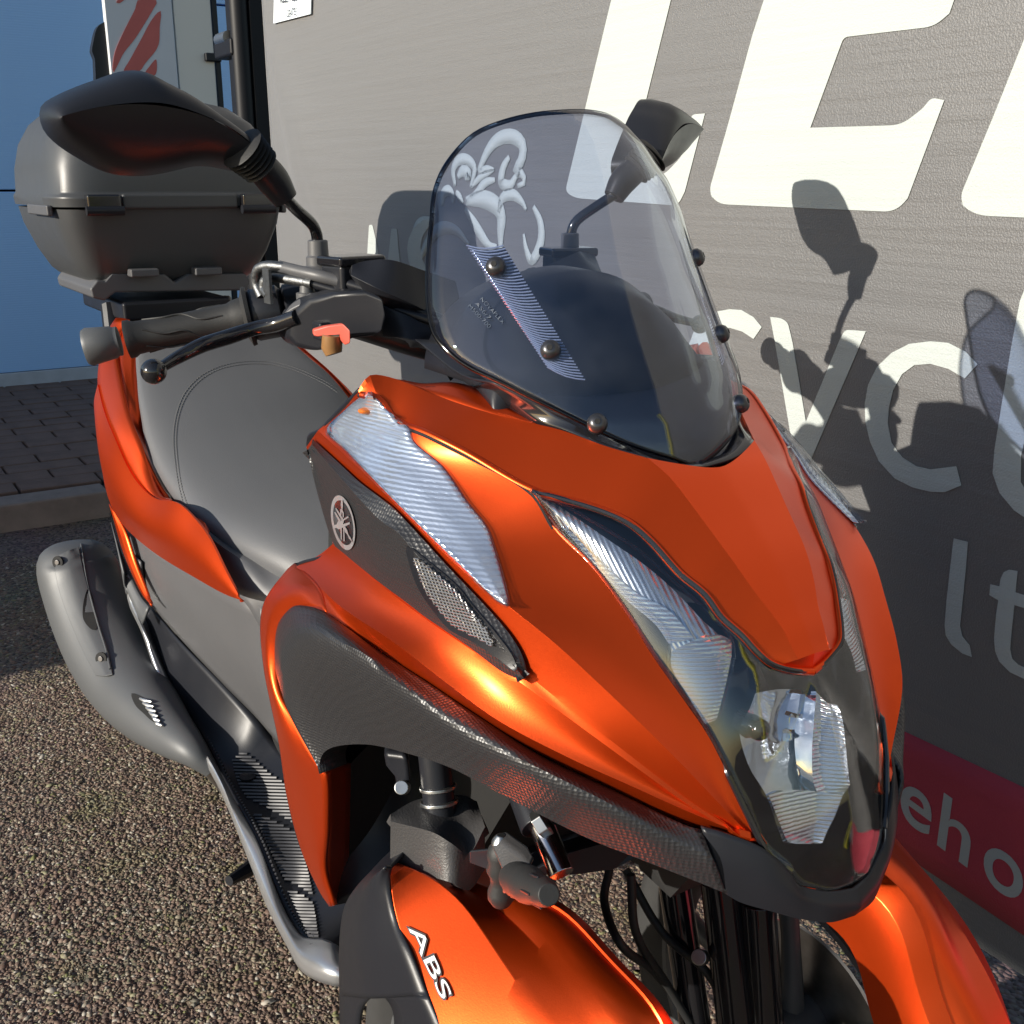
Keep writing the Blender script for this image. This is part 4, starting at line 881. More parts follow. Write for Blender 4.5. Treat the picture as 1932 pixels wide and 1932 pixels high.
# right controls: red kill switch with starter, cables
sw = MB()
k1 = PY([(591, 622, -.194), (612, 616, -.188), (648, 611, -.178), (661, 624, -.175), (661, 648, -.175), (651, 652, -.177), (643, 642, -.178), (641, 628, -.180), (600, 636, -.191), (592, 634, -.194)])
flat_poly(k1, (-.010, .003, 0), 'kill_switch', RED, sc, bevel=.0015)
mk('switch_base', MB().box(at(628, 622, y=-.164), (.022, .036, .018)), BLACK, sc, orient='out', bevel=.003)
mk('starter_button', MB().tube([at(626, 632, y=-.182), at(626, 655, y=-.182), at(630, 668, y=-.181)], [.009, .010, .008], 16), FLUID, sc, orient='out')
for q_, r_, m_ in (([(494, 560, -.200), (484, 535, -.202), (486, 510, -.202), (502, 502, -.197), (528, 503, -.188), (548, 506, -.181)], .0052, ZINC), ([(508, 558, -.200), (498, 545, -.200), (500, 530, -.199), (518, 524, -.193), (545, 527, -.184), (590, 535, -.17)], .0052, ZINC),
                  ([(528, 503, -.187), (560, 511, -.178), (600, 520, -.166), (640, 530, -.15)], .0062, GREY), ([(585, 534, -.171), (680, 562, -.135), (760, 588, -.105), (840, 612, -.075)], .0045, BLACK), ([(635, 529, -.152), (720, 556, -.12), (790, 585, -.09), (850, 610, -.065)], .0055, BLACK)):
    for mi in ((False, True) if m_ is BLACK else (False,)): mk('throttle_cable', MB().tube(PY(q_), r_, 12, smooth=40), m_, sc, mirror=mi, orient='out', sharp=60)
mk('cable_bracket', MB().box(at(505, 540, y=-.203), (.018, .003, .034)), ZINC, sc, orient='out')

# ---- seat
sR = PY([(272, 610, -.10), (262, 640, -.122), (258, 668, -.138), (259, 705, -.152), (262, 745, -.166), (270, 795, -.176), (277, 833, -.181), (301, 888, -.181), (338, 942, -.176), (363, 971, -.172), (394, 1001, -.165), (468, 1041, -.145), (535, 1078, -.122), (600, 1120, -.095)])
x_ = sR[:, 0]
sC = np.array([A(x, 0, z) for x, z in zip(x_, sR[:, 2]+.045)])
hk = np.interp(np.arange(len(sR)), [0, 2, 4, 6, 20], [.05, .3, .6, 1, 1])
def between(t, h): return np.array([A(a[0], a[1]*(1-t), a[2]+h*(k_ if h > 0 else 1)) for a, k_ in zip(sR, hk)])
Gse = loft([between(0, -.025)+A(0, .006, 0), between(-.01, 0), between(.10, .022), between(.4, .038), between(.75, .046), between(1, .048)], 50, 4)
Gse[-1, :, 1] = 0
seat = mk('seat', MB().grid(Gse), SEAT, sc, both=True, sharp=70)
BVS = bvh_of([Gse, Gse*A(1, -1, 1)])
for dd in (0, 5):
    st_px = [(351+dd, 966-dd), (338+dd, 920), (330+dd, 870), (327+dd, 822), (333+dd, 780), (348+dd, 742+dd*.6), (375+dd*.6, 712+dd), (408, 694+dd), (440, 685+dd), (480, 681+dd), (520, 684+dd), (565, 697+dd), (610, 718+dd), (640, 738+dd)]
    P = np.array([drape(u, v, .0006, BVS) for u, v in spline(np.array(st_px, float), 200)])
    for _ in range(2): P[1:-1] = (P[:-2]+P[1:-1]*2+P[2:])/4
    mb = MB()
    for i in range(0, 198, 2): mb.tube([P[i], P[i+1]+(P[i+1]-P[i])*.3], .0007, 5)
    mk('stitching', mb, STITCH, seat, orient='out', weld=False)['kind'] = 'stuff'
# tail fairing: top blade ring, inner wall, large side blade
t_o = PY([(218, 600, -.135), (204, 622, -.152), (190, 665, -.178), (184, 723, -.200), (196, 775, -.211), (214, 819, -.216), (247, 893, -.214), (291, 940, -.203), (326, 946, -.192)])
t_i = PY([(244, 603, -.12), (228, 630, -.138), (222, 665, -.158), (231, 729, -.180), (246, 786, -.190), (267, 839, -.192), (290, 900, -.190), (306, 936, -.187), (318, 943, -.186)])
t_w = PY([(270, 605, -.105), (256, 650, -.135), (261, 740, -.166), (277, 833, -.178), (301, 888, -.177), (330, 930, -.176), (345, 950, -.175)])-A(0, 0, .02)
pair('tail_blade', MB().grid(bulge(loft([t_o, t_i], 50, 5), .003)), ORANGE, sc, thick=.003, sharp=50)
pair('tail_inner', MB().grid(loft([t_i-A(0, 0, .002), t_w], 50, 3)), ORANGE, sc, thick=.002)
b_u = PY([(184, 725, -.202), (196, 777, -.213), (214, 821, -.218), (247, 895, -.216), (291, 942, -.206), (338, 945, -.194), (361, 972, -.188), (391, 1005, -.185), (421, 1069, -.185), (455, 1131, -.183)])
b_l = PY([(183, 800, -.214), (190, 870, -.226), (201, 936, -.226), (218, 972, -.224), (247, 1007, -.220), (301, 1050, -.211), (368, 1090, -.200), (428, 1124, -.189), (457, 1133, -.184)])
b_u, b_l = spline(b_u, 60), spline(b_l, 60)
for q in (b_u, b_l):
    for _ in range(10): q[1:-1] = (q[:-2]+2*q[1:-1]+q[2:])/4
b_m = (b_u+b_l)/2+A(.003, -.012, .004)*np.sin(np.linspace(.5, math.pi, 60))[:, None]
pair('side_blade', MB().grid(loft([b_u, b_m, b_l], 60, 6)), ORANGE, sc, thick=.004, sharp=40, bevel=.0015)
pair('seat_wedge', MB().grid(loft([PY([(363, 973, -.180), (385, 985, -.176), (396, 1002, -.172)]), PY([(366, 980, -.184), (380, 1000, -.183), (392, 1006, -.182)])], 10, 2)), ORANGE, sc, thick=.002)
# lettering strip on the far left of the tail
# grey body side below the seat
g_a = PY([(247, 1004, -.205), (301, 1046, -.195), (368, 1086, -.184), (430, 1120, -.174), (455, 1128, -.168), (500, 1150, -.150), (560, 1200, -.13)])
g_u = PY([(345, 950, -.165), (394, 1001, -.160), (468, 1041, -.140), (535, 1078, -.118), (600, 1110, -.10)])
g_m = PY([(392, 1004, -.176), (425, 1066, -.178), (460, 1133, -.172), (480, 1160, -.160), (520, 1230, -.14), (560, 1300, -.13)])
pair('side_cover', MB().grid(loft([g_u, PY([(350, 965, -.176), (400, 1015, -.170), (466, 1075, -.155), (520, 1130, -.138), (580, 1180, -.12)]), PY([(300, 1040, -.19), (380, 1090, -.176), (460, 1135, -.166), (500, 1200, -.15), (560, 1290, -.13)])], 40, 5)), GREY, sc, thick=.003, sharp=50)
g_b = PY([(268, 1060, -.205), (274, 1097, -.2), (287, 1140, -.195), (340, 1205, -.182), (421, 1291, -.160), (485, 1356, -.138), (525, 1403, -.120), (600, 1490, -.11)])
g_mid = PY([(240, 1030, -.205), (300, 1090, -.197), (360, 1150, -.187), (430, 1220, -.170), (500, 1300, -.15), (580, 1400, -.13)])
pair('body_side', MB().grid(loft([g_a-A(0, -.002, .001), g_mid, g_b], 50, 6)), GREY, sc, thick=.003, sharp=50)
cr2 = PY([(368, 1090, -.2), (430, 1160, -.18), (480, 1240, -.165), (530, 1330, -.145)])
# thin red strip and lower tail pieces
pair('lower_strip', MB().grid(loft([PY([(205, 950, -.224), (214, 980, -.224), (234, 1047, -.222), (267, 1120, -.216), (287, 1142, -.212)]), PY([(225, 975, -.216), (240, 1010, -.214), (256, 1060, -.212), (276, 1110, -.209), (289, 1138, -.207)])], 24, 3)), ORANGE, sc, thick=.003)
pair('lower_panel', MB().grid(loft([PY([(212, 985, -.212), (232, 1050, -.210), (262, 1120, -.206), (280, 1146, -.205)]), PY([(236, 1080, -.218), (238, 1110, -.219), (255, 1150, -.217), (268, 1178, -.215)])], 24, 3)), MUFF, sc, thick=.003)
# ---- floorboard
f_o = PY([(238, 1085, -.214), (240, 1120, -.213), (267, 1180, -.211), (304, 1286, -.208), (361, 1380, -.206), (414, 1473, -.208), (468, 1604, -.218), (501, 1687, -.226), (541, 1764, -.238), (568, 1808, -.244), (615, 1831, -.238), (655, 1838, -.222)])
f_i = PY([(262, 1120, -.202), (272, 1160, -.198), (321, 1286, -.192), (384, 1393, -.189), (434, 1493, -.193), (485, 1587, -.203), (531, 1704, -.214), (565, 1762, -.222), (588, 1771, -.220), (612, 1771, -.214), (638, 1784, -.208)])
fm = (spline(f_o, 60)+spline(f_i, 60))/2+A(0, 0, .0035)
pair('floor_rail', MB().grid(loft([spline(f_o, 60)-A(0, 0, .018), spline(f_o, 60), fm, spline(f_i, 60)], 60, 4)), SILVER, sc, thick=.003, sharp=70)
f_t = PY([(283, 1146, -.190), (340, 1212, -.178), (421, 1293, -.150), (485, 1358, -.125), (525, 1405, -.105), (600, 1500, -.10), (660, 1600, -.12), (690, 1700, -.14)])
Gf = loft([spline(f_i, 50)-A(0, 0, .003), f_t], 50, 10)
Gf[:, :, 2] -= (np.sin(np.linspace(0, math.pi, Gf.shape[0]))[:, None])*.012
pair('floorboard', MB().grid(Gf), BLACK, sc, thick=.004, sharp=60)
BF = bvh_of([Gf])
def c7(x, y): return (.33422*x, 1286.3+.33422*y)
MATR = M('tread_rubber', (.05, .05, .055), .45)
def inside(p, Q):
    c = False; n = len(Q)
    for i in range(n):
        (x1_, y1_), (x2_, y2_) = Q[i], Q[i-1]
        if (y1_ > p[1]) != (y2_ > p[1]) and p[0] < (x2_-x1_)*(p[1]-y1_)/(y2_-y1_)+x1_: c = not c
    return c
for Q in ([(1310, 440), (1370, 385), (1440, 440), (1530, 520), (1610, 570), (1655, 795), (1560, 740), (1390, 650), (1350, 590), (1320, 500)],
          [(1420, 730), (1500, 760), (1600, 810), (1670, 850), (1740, 1050), (1775, 1215), (1700, 1160), (1600, 1110), (1500, 900)],
          [(1620, 1180), (1700, 1190), (1775, 1250), (1805, 1440), (1750, 1440), (1700, 1350)]):
    Qp = [c7(*p) for p in Q]; vs = [p[1] for p in Qp]
    mb = MB(); v = min(vs)
    while v < max(vs):
        us = np.linspace(430, 640, 260); ins = [u for u in us if inside((u, v+(u-430)*.02), Qp)]
        if len(ins) > 4 and not (Q[0] == (1310, 440) and 1450 < v < 1490 and False):
            P = np.array([drape(u, v+(u-430)*.02, .002, BF) for u in np.linspace(ins[0], ins[-1], 5)]); mb.tube(P, .0019, 5)
        v += 6.3
    if mb.V:
        for mi in (False, True): mk('tread_pad', mb, MATR, sc, mirror=mi, orient='out', weld=False)['kind'] = 'stuff'
hp = drape(*c7(1400, 540), .003, BF); mk('mat_bolt', MB().tube([hp, hp+A(0, 0, .003)], .012, 18), BLACKGL, sc, orient='out')
mb = MB()
for s in np.linspace(.30, .93, 75):
    i = int(s*59); p = spline(f_i, 60)[i]+(spline(f_i, 60)[min(59, i+1)]-spline(f_i, 60)[i])*(s*59-i)+A(0, .007, .0)
    mb.sphere(p, .0022, 6)
pair('tread_edge', mb, MATR, sc, orient='out', weld=False)
# side stand tip
mk('side_stand', MB().tube([at(500, 1600, y=-.12), at(470, 1640, y=-.2), at(432, 1662, y=-.235)], [.012, .011, .007], 10), BLACK, sc, orient='out')

# ---- frame core, closing views through the body
def hull(pts, name, mat):
    bm = bmesh.new(); [bm.verts.new(p) for p in pts]; bmesh.ops.convex_hull(bm, input=bm.verts); me = bpy.data.meshes.new(name); bm.to_mesh(me); bm.free()
    o = bpy.data.objects.new(name, me); COL.objects.link(o); me.materials.append(mat); o.parent = sc; return o
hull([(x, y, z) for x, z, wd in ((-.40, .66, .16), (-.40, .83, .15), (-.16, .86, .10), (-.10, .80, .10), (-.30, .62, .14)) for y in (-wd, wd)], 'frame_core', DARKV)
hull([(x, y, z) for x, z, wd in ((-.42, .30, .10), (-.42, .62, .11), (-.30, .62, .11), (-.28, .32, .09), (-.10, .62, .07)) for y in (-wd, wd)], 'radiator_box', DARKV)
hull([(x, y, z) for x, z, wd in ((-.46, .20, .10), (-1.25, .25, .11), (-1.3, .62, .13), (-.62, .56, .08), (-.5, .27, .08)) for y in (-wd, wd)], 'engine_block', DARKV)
# ---- rear wheel, exhaust
def wheel(x, y, R_, wdt, steer=0):
    t = bpy.data.objects.new('wheel', None); COL.objects.link(t); t.parent = sc; t.location = (x, y, R_)
    def ring(prof, n=64):
        G = np.zeros((len(prof), n, 3))
        for i, (r, yy) in enumerate(prof):
            a = np.linspace(0, 2*math.pi, n, endpoint=False); G[i, :, 0] = r*np.cos(a); G[i, :, 2] = r*np.sin(a); G[i, :, 1] = yy
        return G
    h = wdt/2
    mk('tyre', MB().grid(ring([(R_-.058, -h*.62), (R_-.045, -h*.9), (R_-.025, -h), (R_-.01, -h*.75), (R_-.002, -h*.4), (R_, 0), (R_-.002, h*.4), (R_-.01, h*.75), (R_-.025, h), (R_-.045, h*.9), (R_-.058, h*.62)]), True), TYRE, t, orient='out', sharp=60)
    gv = MB()
    for k in range(36):
        a = k*2*math.pi/36
        for s in (-1, 1):
            P = [A((R_-.001-abs(q)*.22)*math.cos(a+s*q*2.2), s*abs(q)+s*.004, (R_-.001-abs(q)*.22)*math.sin(a+s*q*2.2)) for q in np.linspace(.004, h*.75, 5)]
            gv.tube(P, .0016, 5)
    gg = mk('tread_groove', gv, DARKV, t, orient='out', weld=False); gg['kind'] = 'stuff'
    rr = R_-.055
    mk('rim', MB().grid(ring([(rr+.002, -h*.66), (rr-.008, -h*.66), (rr-.016, -h*.3), (rr-.016, h*.3), (rr-.008, h*.66), (rr+.002, h*.66)]), True), MUFF, t, orient='out', sharp=40)
    for k in range(5):
        a = 2*math.pi*k/5+.3; P = [A(r*math.cos(a+.15*(r/rr)), 0, r*math.sin(a+.15*(r/rr))) for r in np.linspace(.02, rr-.01, 6)]
        mk('spoke', MB().tube(P, [.016, .013, .011, .010, .011, .015], 10), MUFF, t, orient='out', sharp=60)
    mk('hub', MB().tube([(0, -.035, 0), (0, .035, 0)], .035, 24), MUFF, t, orient='out')
    mk('brake_disc', MB().tube([(0, h*.62+.004, 0), (0, h*.62+.008, 0)], .11, 40), STEEL, t, orient='out')
wheel(0, -.184, .243, .066); wheel(0, .184, .243, .066); wheel(-1.3, 0, .25, .12)
# exhaust muffler: tapering oval with heat shield
ex0, ex1 = at(150, 1062, y=-.262), at(330, 1372, y=-.225)
exm = [at(110, 1090, y=-.285)*0+v_ for v_ in []]
sec = []
cl_ = [((140, 1040), -.262, .052), ((143, 1062), -.262, .062), ((158, 1110), -.258, .0655), ((185, 1180), -.252, .067), ((215, 1245), -.246, .065), ((248, 1300), -.240, .058), ((285, 1345), -.235, .047), ((325, 1385), -.228, .033), ((365, 1420), -.218, .020), ((400, 1455), -.200, .010)]
P = np.array([at(u, v, y=y) for (u, v), y, r in cl_]); rr_ = [r for *_, r in cl_]
d0 = (P[0]-P[1])/np.linalg.norm(P[0]-P[1])
rr_ = [r*1.08 for r in rr_]; P = np.vstack([P[0]+d0*.016, P[0]+d0*.011, P]); rr_ = [.018, .042]+rr_
ms = MB().tube(P, rr_, 40, smooth=60)
mk('muffler', ms, MUFF, sc, orient='out', sharp=60)
BM = BVHTree.FromPolygons([Vector(v) for v in ms.V], ms.F)
shl = drape_patch([[(112, 1046), (104, 1075), (116, 1130), (150, 1215), (180, 1275)], [(126, 1040), (124, 1080), (142, 1140), (172, 1210), (198, 1275)], [(148, 1030), (160, 1085), (186, 1175), (203, 1225), (212, 1272)]], [.003, .0055, .0035], 40, 5, bv=BM)
mk('heat_shield', MB().grid(shl), MUFF, sc, thick=.003, sharp=50, bevel=.001); BM = bvh_of([shl, np.array(ms.V).reshape(60, 40, 3)])
drape_poly([(167, 1110), (176, 1130), (181, 1165), (182, 1187), (172, 1187), (158, 1170), (156, 1150), (160, 1125)], .0012, 'muffler_slot', DARKV, sc, bv=BM, both=False, thick=.002, curved=40)
for (u, v) in ((109, 1061), (191, 1243)):
    p = drape(u, v, .001, BM); nn_ = (CAM-p)/np.linalg.norm(CAM-p)*.6+A(0, -.6, 0); nn_ /= np.linalg.norm(nn_)
    mk('recess', MB().tube([p-nn_*.002, p+nn_*.001], .011, 20), DARKV, sc, orient='out'); mk('shield_screw', MB().tube([p, p+nn_*.003], .0050, 16), DSTEEL, sc, orient='out', bevel=.001)
drape_poly([(248, 1308), (270, 1316), (290, 1335), (302, 1358), (290, 1362), (270, 1345), (255, 1330)], .001, 'shield_opening', DARKV, sc, bv=BM, both=False, thick=.001, curved=30)
for k in range(6):
    a_ = drape(264+k*6, 1318+k*8.5, .003, BM); b_ = drape(286+k*4, 1324+k*9, .004, BM); mk('louvre', MB().tube([a_, (a_+b_)/2+A(0, -.002, 0), b_], [.0018, .0030, .0018], 8), SILVER, sc, orient='out')
mk('seam_rib', MB().tube(np.array([drape(u, v, .0015, BM) for u, v in spline(np.array([(152, 1020), (165, 1100), (186, 1180), (200, 1225), (208, 1262)], float), 30)]), .0018, 8), MUFF, sc, orient='out')
mk('exhaust_pipe', MB().tube([at(372, 1425, y=-.212), at(400, 1455, y=-.18), at(440, 1500, y=-.14)], .012, 14, smooth=20), STEEL, sc, orient='out')

# ---- front suspension, steering links
kb0 = at(760, 1570, y=-.225)
def solid(front, depth, name, mat, both=True, bevel=.006):
    P = np.array(front); a = flat_poly(P, depth, name, mat, sc, bevel=bevel)
    if both:
        b_ = a.copy(); b_.data = a.data.copy(); COL.objects.link(b_)
        for v in b_.data.vertices: v.co.y = -v.co.y
        b_.data.flip_normals()
    return a
KG = M('cast_cover', (.05, .048, .048), .42, bump=('noise', 500, .5))
kt = PY([(737, 1536, -.235), (790, 1508, -.20), (870, 1500, -.165), (900, 1512, -.15)]); kf = PY([(737, 1550, -.238), (815, 1570, -.215), (850, 1590, -.205), (885, 1610, -.19), (915, 1560, -.17)])
kbm = PY([(736, 1640, -.238), (800, 1652, -.222), (850, 1665, -.212), (885, 1680, -.195), (915, 1640, -.172)])
pair('knuckle_cover', MB().grid(loft([kt, kf], 24, 4)).grid(loft([kf, kbm], 24, 4)), KG, sc, thick=.01, bevel=.005, sharp=50)
def cyl(name, a, b_, r, mat, mi=None, n=20, rr=None):
    r_ = rr if rr is not None else [r, r]; pts = [a+(b_-a)*t for t in np.linspace(0, 1, len(r_))]
    for m_ in ((False, True) if mi is None else (mi,)): mk(name, MB().tube(pts, r_, n), mat, sc, mirror=m_, orient='out', sharp=40, bevel=.001)
tp, bt = at(815, 1380, y=-.185), at(835, 1575, y=-.190)
cyl('steering_tube', tp, bt, .0, BLACK, rr=[.0145]*5); 
for t, r in ((.52, .0165), (.66, .0172), (.86, .014)): cyl('tube_collar', tp+(bt-tp)*t, tp+(bt-tp)*(t+.04), r, STEEL)
bk_ = PY([(723, 1420, -.215), (770, 1425, -.2), (775, 1475, -.2), (770, 1490, -.2), (750, 1500, -.205), (745, 1470, -.208), (728, 1450, -.213)])
solid(bk_, (-.02, .01, 0), 'caliper_bracket', BLACK)
cyl('bracket_bolt', at(757, 1486, y=-.212), at(762, 1486, y=-.203), .0065, STEEL)
cyl('fork_rod', at(1010, 1530, y=-.155), at(1060, 1650, y=-.16), .0105, CHROME)
cyl('fork_sleeve', at(990, 1480, y=-.150), at(1020, 1560, y=-.157), .0165, BLACK)
cyl('clamp_nut', at(1012, 1560, y=-.165), at(1030, 1548, y=-.158), .012, STEEL, n=6)
# tie rod joint
solid(PY([(885, 1605, -.200), (940, 1600, -.19), (952, 1625, -.185), (945, 1650, -.188), (885, 1628, -.2)]), (-.006, .004, -.004), 'link_arm', BLACK, bevel=.002)
j0 = at(945, 1600, y=-.197); cyl('ball_joint', j0+A(0, 0, .006), j0-A(0, 0, .052), 0, RUBBER, rr=[.005, .0100, .0112, .010, .0118, .009, .0085, .0108, .0108, .007]); cyl('joint_cap', j0+A(0, 0, .004), j0+A(0, 0, .012), 0, STEEL, rr=[.008, .0065, .003])
solid(PY([(920, 1590, -.206), (945, 1585, -.2), (985, 1615, -.2), (1000, 1640, -.205), (955, 1690, -.215), (945, 1690, -.215), (948, 1650, -.21)]), (-.010, .012, .0), 'link_yoke', KG, bevel=.004)
b0_, b1_ = at(968, 1655, y=-.20), at(1036, 1688, y=-.235); cyl('link_bushing', b0_, b1_, 0, RUBBER, rr=[.0115, .013, .0138, .0128, .0138, .013, .0105, .010, .010, .0075], mi=False)
for a_ in range(5):
    th = a_*1.25; dx = (b1_-b0_)/np.linalg.norm(b1_-b0_); e1 = np.cross(dx, A(0, 0, 1)); e1 /= np.linalg.norm(e1); e2 = np.cross(dx, e1)
    pa = b0_+(b1_-b0_)*.66+(e1*math.cos(th)+e2*math.sin(th))*.0104; cyl('bushing_rib', pa, pa+(b1_-b0_)*.22, .0011, BLACK, n=6, mi=False)
# cross arm (parallelogram link) and forks
solid(PY([(990, 1650, -.18), (1070, 1610, -.15), (1150, 1590, -.11), (1240, 1560, -.06), (1250, 1590, -.06), (1160, 1640, -.10), (1090, 1650, -.14)]), (-.03, .0, -.01), 'cross_arm', BLACK, bevel=.006)
for q0, q1, y_, r_ in (((1268, 1640), (1316, 1960), .085, .017), ((1360, 1660), (1398, 1990), .095, .021), ((1430, 1700), (1450, 2000), .115, .018)):
    cyl('fork_leg', at(*q0, y=y_), at(*q1, y=y_), r_, BLACKGL, mi=False)
    cyl('fork_leg', at(*q0, y=y_), at(*q1, y=y_), r_, BLACKGL, mi=True)
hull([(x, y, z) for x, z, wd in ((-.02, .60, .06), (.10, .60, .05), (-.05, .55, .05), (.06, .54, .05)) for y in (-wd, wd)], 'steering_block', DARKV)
cyl('axle_knob', at(1325, 1806, y=.07), at(1318, 1806, y=.06), .008, STEEL, mi=False)
for q in ([(1150, 1640, .02), (1140, 1700, 0), (1170, 1780, -.02), (1230, 1830, .03), (1290, 1900, .08)], [(1190, 1650, 0), (1200, 1760, 0), (1260, 1860, .05), (1320, 1960, .08)], [(1700, 1745, .15), (1540, 1745, .12), (1620, 1850, .13), (1680, 1960, .14)][:0] or [(1180, 1640, .05), (1250, 1760, .06), (1330, 1830, .08), (1370, 1900, .1)]):
    mk('brake_hose', MB().tube(PY(q), .0045, 10, smooth=40), RUBBER, sc, orient='out', sharp=60)

# ---- mudguards
def fender(mi):
    # outer (away from centre line), crest and inner rails for the right wheel
    def tail(P, r, ths, ys):
        return np.vstack([P]+[[A(r*math.cos(math.radians(t)), y, .243+r*math.sin(math.radians(t)))] for t, y in zip(ths, ys)])
    oe = PY([(736, 1633, -.250), (733, 1664, -.254), (734, 1690, -.256), (746, 1740, -.258), (770, 1795, -.260), (795, 1858, -.261), (828, 1935, -.261)])
    oe = tail(oe, .240, (56, 42, 28, 14), (-.260, -.256, -.249, -.238))
    cr1 = PY([(748, 1627, -.238), (815, 1652, -.222), (880, 1700, -.210), (890, 1724, -.209), (930, 1788, -.208), (980, 1861, -.207), (1030, 1934, -.206)])
    cr1 = tail(cr1, .287, (56, 42, 28, 14), (-.205, -.203, -.200, -.196))
    cr2_ = PY([(790, 1640, -.216), (880, 1671, -.190), (925, 1700, -.180), (975, 1745, -.178), (1040, 1815, -.178), (1100, 1890, -.178), (1155, 1960, -.176)])
    cr2_ = tail(cr2_, .293, (50, 38, 25, 12), (-.176, -.176, -.178, -.180))
    ie = PY([(830, 1655, -.19), (950, 1690, -.16), (1047, 1700, -.14), (1097, 1754, -.139), (1130, 1798, -.139), (1167, 1841, -.139), (1207, 1868, -.139), (1241, 1898, -.139), (1262, 1940, -.14)])
    ie = tail(ie, .284, (46, 34, 22, 10), (-.141, -.144, -.149, -.156))
    fb_ = MB(); n_ = 50
    O_, C1, C2, I_ = [spline(q, n_) for q in (oe, cr1, cr2_, ie)]
    for q in (O_, C1, C2, I_):
        for _ in range(14): q[1:-1] = (q[:-2]+2*q[1:-1]+q[2:])/4
    g1 = np.array([O_+(C1-O_)*t for t in np.linspace(0, 1, 6)]); g2 = np.array([C1+(C2-C1)*t for t in np.linspace(0, 1, 5)]); g3 = bulge(np.array([C2+(I_-C2)*t for t in np.linspace(0, 1, 6)]), .006)
    I2 = I_.copy(); W0 = A(0, 0, .25); I2 = W0+(I_-W0)*A(.77, 1, .77); I2[:, 1] = -.116
    I1 = W0+(I_-W0)*A(.95, 1, .95); I1[:, 1] = -.124
    g4 = loft([I_, I1, I2], n_, 4)
    fb_.grid(g1).grid(g2).grid(g3).grid(g4)
    fe = mk('front_mudguard', fb_, ORANGE, sc, mirror=mi, thick=.003, sharp=20, bevel=.006, seg=5)
    # black rear half wrapping down behind the wheel
    ro = PY([(738, 1631, -.248), (700, 1645, -.251), (664, 1684, -.255), (647, 1720, -.258), (640, 1780, -.262), (640, 1878, -.263)])
    ri = PY([(740, 1636, -.2505), (735, 1664, -.2545), (736, 1690, -.2565), (748, 1740, -.2585), (772, 1795, -.2605), (804, 1878, -.2615)])
    rm = (spline(ro, 30)+spline(ri, 30))/2+A(.004, -.010, .004)
    rb = MB().grid(loft([ro, rm, ri], 30, 5)).grid(loft([ro, ro+A(-.03, .05, .0), ro+A(-.03, .09, 0)], 30, 3))
    for aa, bb in (([(640, 1878, -.263), (641, 1930, -.263), (650, 2010, -.262)], [(702, 1878, -.268), (680, 1908, -.266), (672, 2010, -.264)]), ([(722, 1878, -.2685), (740, 1905, -.267), (752, 2010, -.265)], [(804, 1878, -.2615), (826, 1930, -.2615), (858, 2010, -.261)])):
        rb.grid(loft([PY(aa), PY(bb)], 14, 4))
    mk('mudguard_rear', rb, BLACK, fe, mirror=mi, thick=.003, sharp=60)
    return fe, g1, g3
fR, gr1, _ = fender(False); fender(True)
BFE = bvh_of([gr1])
def c8(x, y): return (645.7+.33422*x, 1286.3+.33422*y)
# ABS lettering, drawn as outlined strokes
WL = M('decal_white', (.8, .8, .78), .4)
for (a0, a1, txt) in (((372, 1395), (575, 1800), 'ABS'),):
    p0, p1 = A(*c8(372, 1392)), A(*c8(560, 1795)); d_ = (p1-p0); Ld = np.linalg.norm(d_); d_ /= Ld; nn2 = A(d_[1], -d_[0])
    for off_, mat_, gx in ((.0020, INK, 1.6), (.0026, WL, 0)):
        V_, F_ = textmesh(txt); mn, mxx = V_.min(0), V_.max(0)
        if gx:
            cu2 = bpy.data.curves.new('t', 'FONT'); cu2.body = txt; cu2.offset = .05; cu2.resolution_u = 4; o2 = bpy.data.objects.new('t', cu2); COL.objects.link(o2); bpy.context.view_layer.update()
            m2_ = bpy.data.meshes.new_from_object(o2.evaluated_get(bpy.context.evaluated_depsgraph_get())); V_ = np.array([v.co[:] for v in m2_.vertices]); F_ = [tuple(p.vertices) for p in m2_.polygons]; bpy.data.objects.remove(o2)
        W_ = []
        for v in V_:
            s = (v[0]-mn[0])/(mxx[0]-mn[0]); t = (v[1]-mn[1])/(mxx[1]-mn[1]); q = p0+d_*Ld*s+nn2*(t*23)
            W_.append(drape(q[0], q[1], off_, BFE))
        mk('abs_lettering' if not gx else 'lettering_outline', MB().add(W_, F_), mat_, fR, orient='cam', weld=False)

# ---- top box and rack
TILT = math.radians(0)
BX = A(-1.60, -.01, 0)
tbx = thing('top_box', 'dark grey plastic top box on the rack behind the seat', 'top box', tuple(A(-1.60, -.01, .95)))
def rsec(z, hx, hy, ex=4.5, n=72, dx=0):
    a = np.linspace(0, 2*math.pi, n, endpoint=False); c, s = np.cos(a), np.sin(a)
    return np.stack([dx+hx*np.sign(c)*np.abs(c)**(2/ex), hy*np.sign(s)*np.abs(s)**(2/ex), np.full(n, z)], 1)
base = [rsec(z, hx*1.17, hy*.92, ex, dx=dx) for z, hx, hy, ex, dx in ((-.002, .12, .13, 8, 0), (.0, .155, .160, 9, 0), (.012, .168, .174, 9, 0), (.05, .185, .196, 9, 0), (.10, .201, .216, 9, 0), (.130, .206, .222, 9, 0))]
lid = [rsec(z, hx*1.17, hy*.92, ex, dx=dx) for z, hx, hy, ex, dx in ((.134, .212, .228, 8, 0), (.150, .214, .230, 8, 0), (.157, .207, .225, 8, 0), (.20, .205, .224, 7, 0), (.245, .196, .214, 6, 0), (.280, .180, .194, 5, 0), (.308, .150, .160, 4, 0), (.322, .10, .11, 3.4, 0), (.328, .05, .05, 3, 0), (.329, .01, .01, 2, 0))]
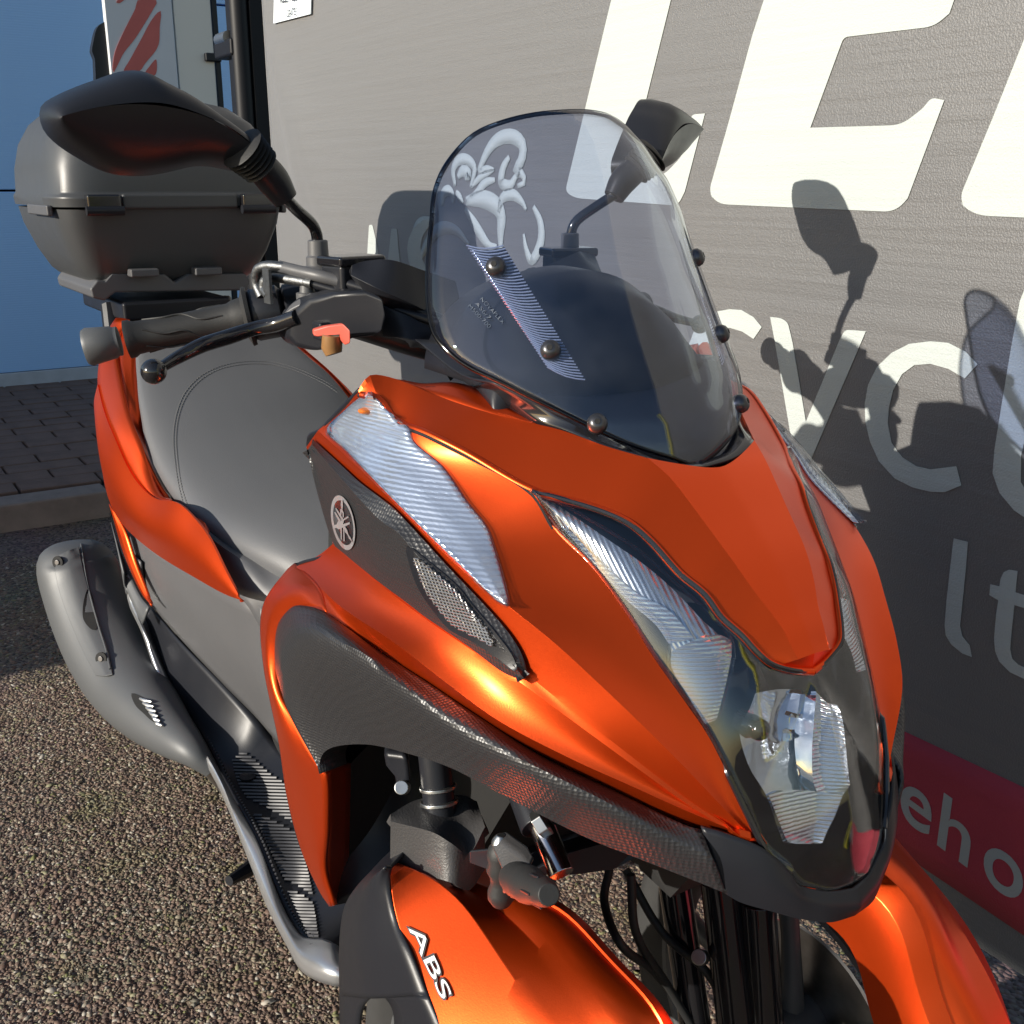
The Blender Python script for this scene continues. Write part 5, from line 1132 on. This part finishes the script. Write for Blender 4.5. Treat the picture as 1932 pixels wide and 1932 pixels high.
def smooth_stack(S_, k=3): return np.stack([spline(np.stack([s[i] for s in S_]), (len(S_)-1)*k+1) for i in range(S_[0].shape[0])], 1)
mk('box_base', MB().grid(np.array(base), True), BOXM, tbx, orient='out', sharp=35, bevel=.003)
mk('box_lid', MB().grid(np.array(lid), True), BOXM, tbx, orient='out', sharp=40, bevel=.003)
for y in (-.135, .135):
    hg = mk('hinge', MB().box((.252, y, .140), (.03, .056, .030)), BLACKGL, tbx, orient='out', bevel=.004)
    mk('hinge_pin', MB().tube([(.266, y-.031, .128), (.266, y+.031, .128)], .008, 14), BLACK, hg, orient='out')
    mk('side_band', MB().box((.10, math.copysign(.2115, y), .128), (.19, .01, .018)), GREY, tbx, orient='out', bevel=.003)
mk('front_band', MB().box((.248, 0, .143), (.014, .205, .026)), BOXM, tbx, orient='out', bevel=.005)
rk = thing('luggage_rack', '', ''); del rk['label']; del rk['category']; rk.parent = sc
pl = PY([(183, 528, -.185), (200, 530, -.18), (208, 515, -.16), (310, 515, -.07), (330, 530, -.06), (352, 515, -.04), (462, 515, .08), (470, 548, .10), (215, 552, -.18), (200, 568, -.19), (172, 563, -.21), (170, 545, -.20)])
X0 = -1.40
pr = [(183, 528), (200, 530), (212, 516), (312, 517), (330, 532), (352, 517), (462, 516), (472, 530), (468, 548), (218, 552), (198, 568), (174, 562), (170, 545)]
P = np.array([at(u, v, x=X0) for u, v in pr])
flat_poly(P, (-.30, 0, .0), 'rack_plate', GREY, rk, bevel=.004)
zb_ = at(330, 560, x=X0)[2]
for (u, v) in ((270, 514), (390, 511)):
    p = at(u, v, x=X0+.015); mk('rack_clip', MB().box(p, (.03, .05, .014)), GREY, rk, orient='out', bevel=.003)
mk('rack_arm', MB().box((X0-.16, -.02, zb_-.022), (.34, .20, .035)), BLACK, rk, orient='out', bevel=.006)
mk('rack_stem', MB().tube([(X0-.1, -.115, zb_-.02), (X0-.06, -.12, zb_-.09), (X0+.02, -.11, zb_-.16)], .02, 12, smooth=16), BLACK, rk, orient='out')
mk('rack_stem', MB().tube([(X0-.1, .095, zb_-.02), (X0-.06, .10, zb_-.09), (X0+.02, .09, zb_-.16)], .02, 12, smooth=16), BLACK, rk, orient='out')
mk('tail_cover', MB().grid(loft([PY([(218, 600, -.135), (204, 622, -.152)])-A(0, 0, .01), PY([(244, 603, -.06), (240, 640, -.06)])-A(.03, 0, .02), PY([(300, 610, 0), (300, 640, 0)])-A(.03, 0, .02)], 10, 4)), BLACK, sc, both=True)
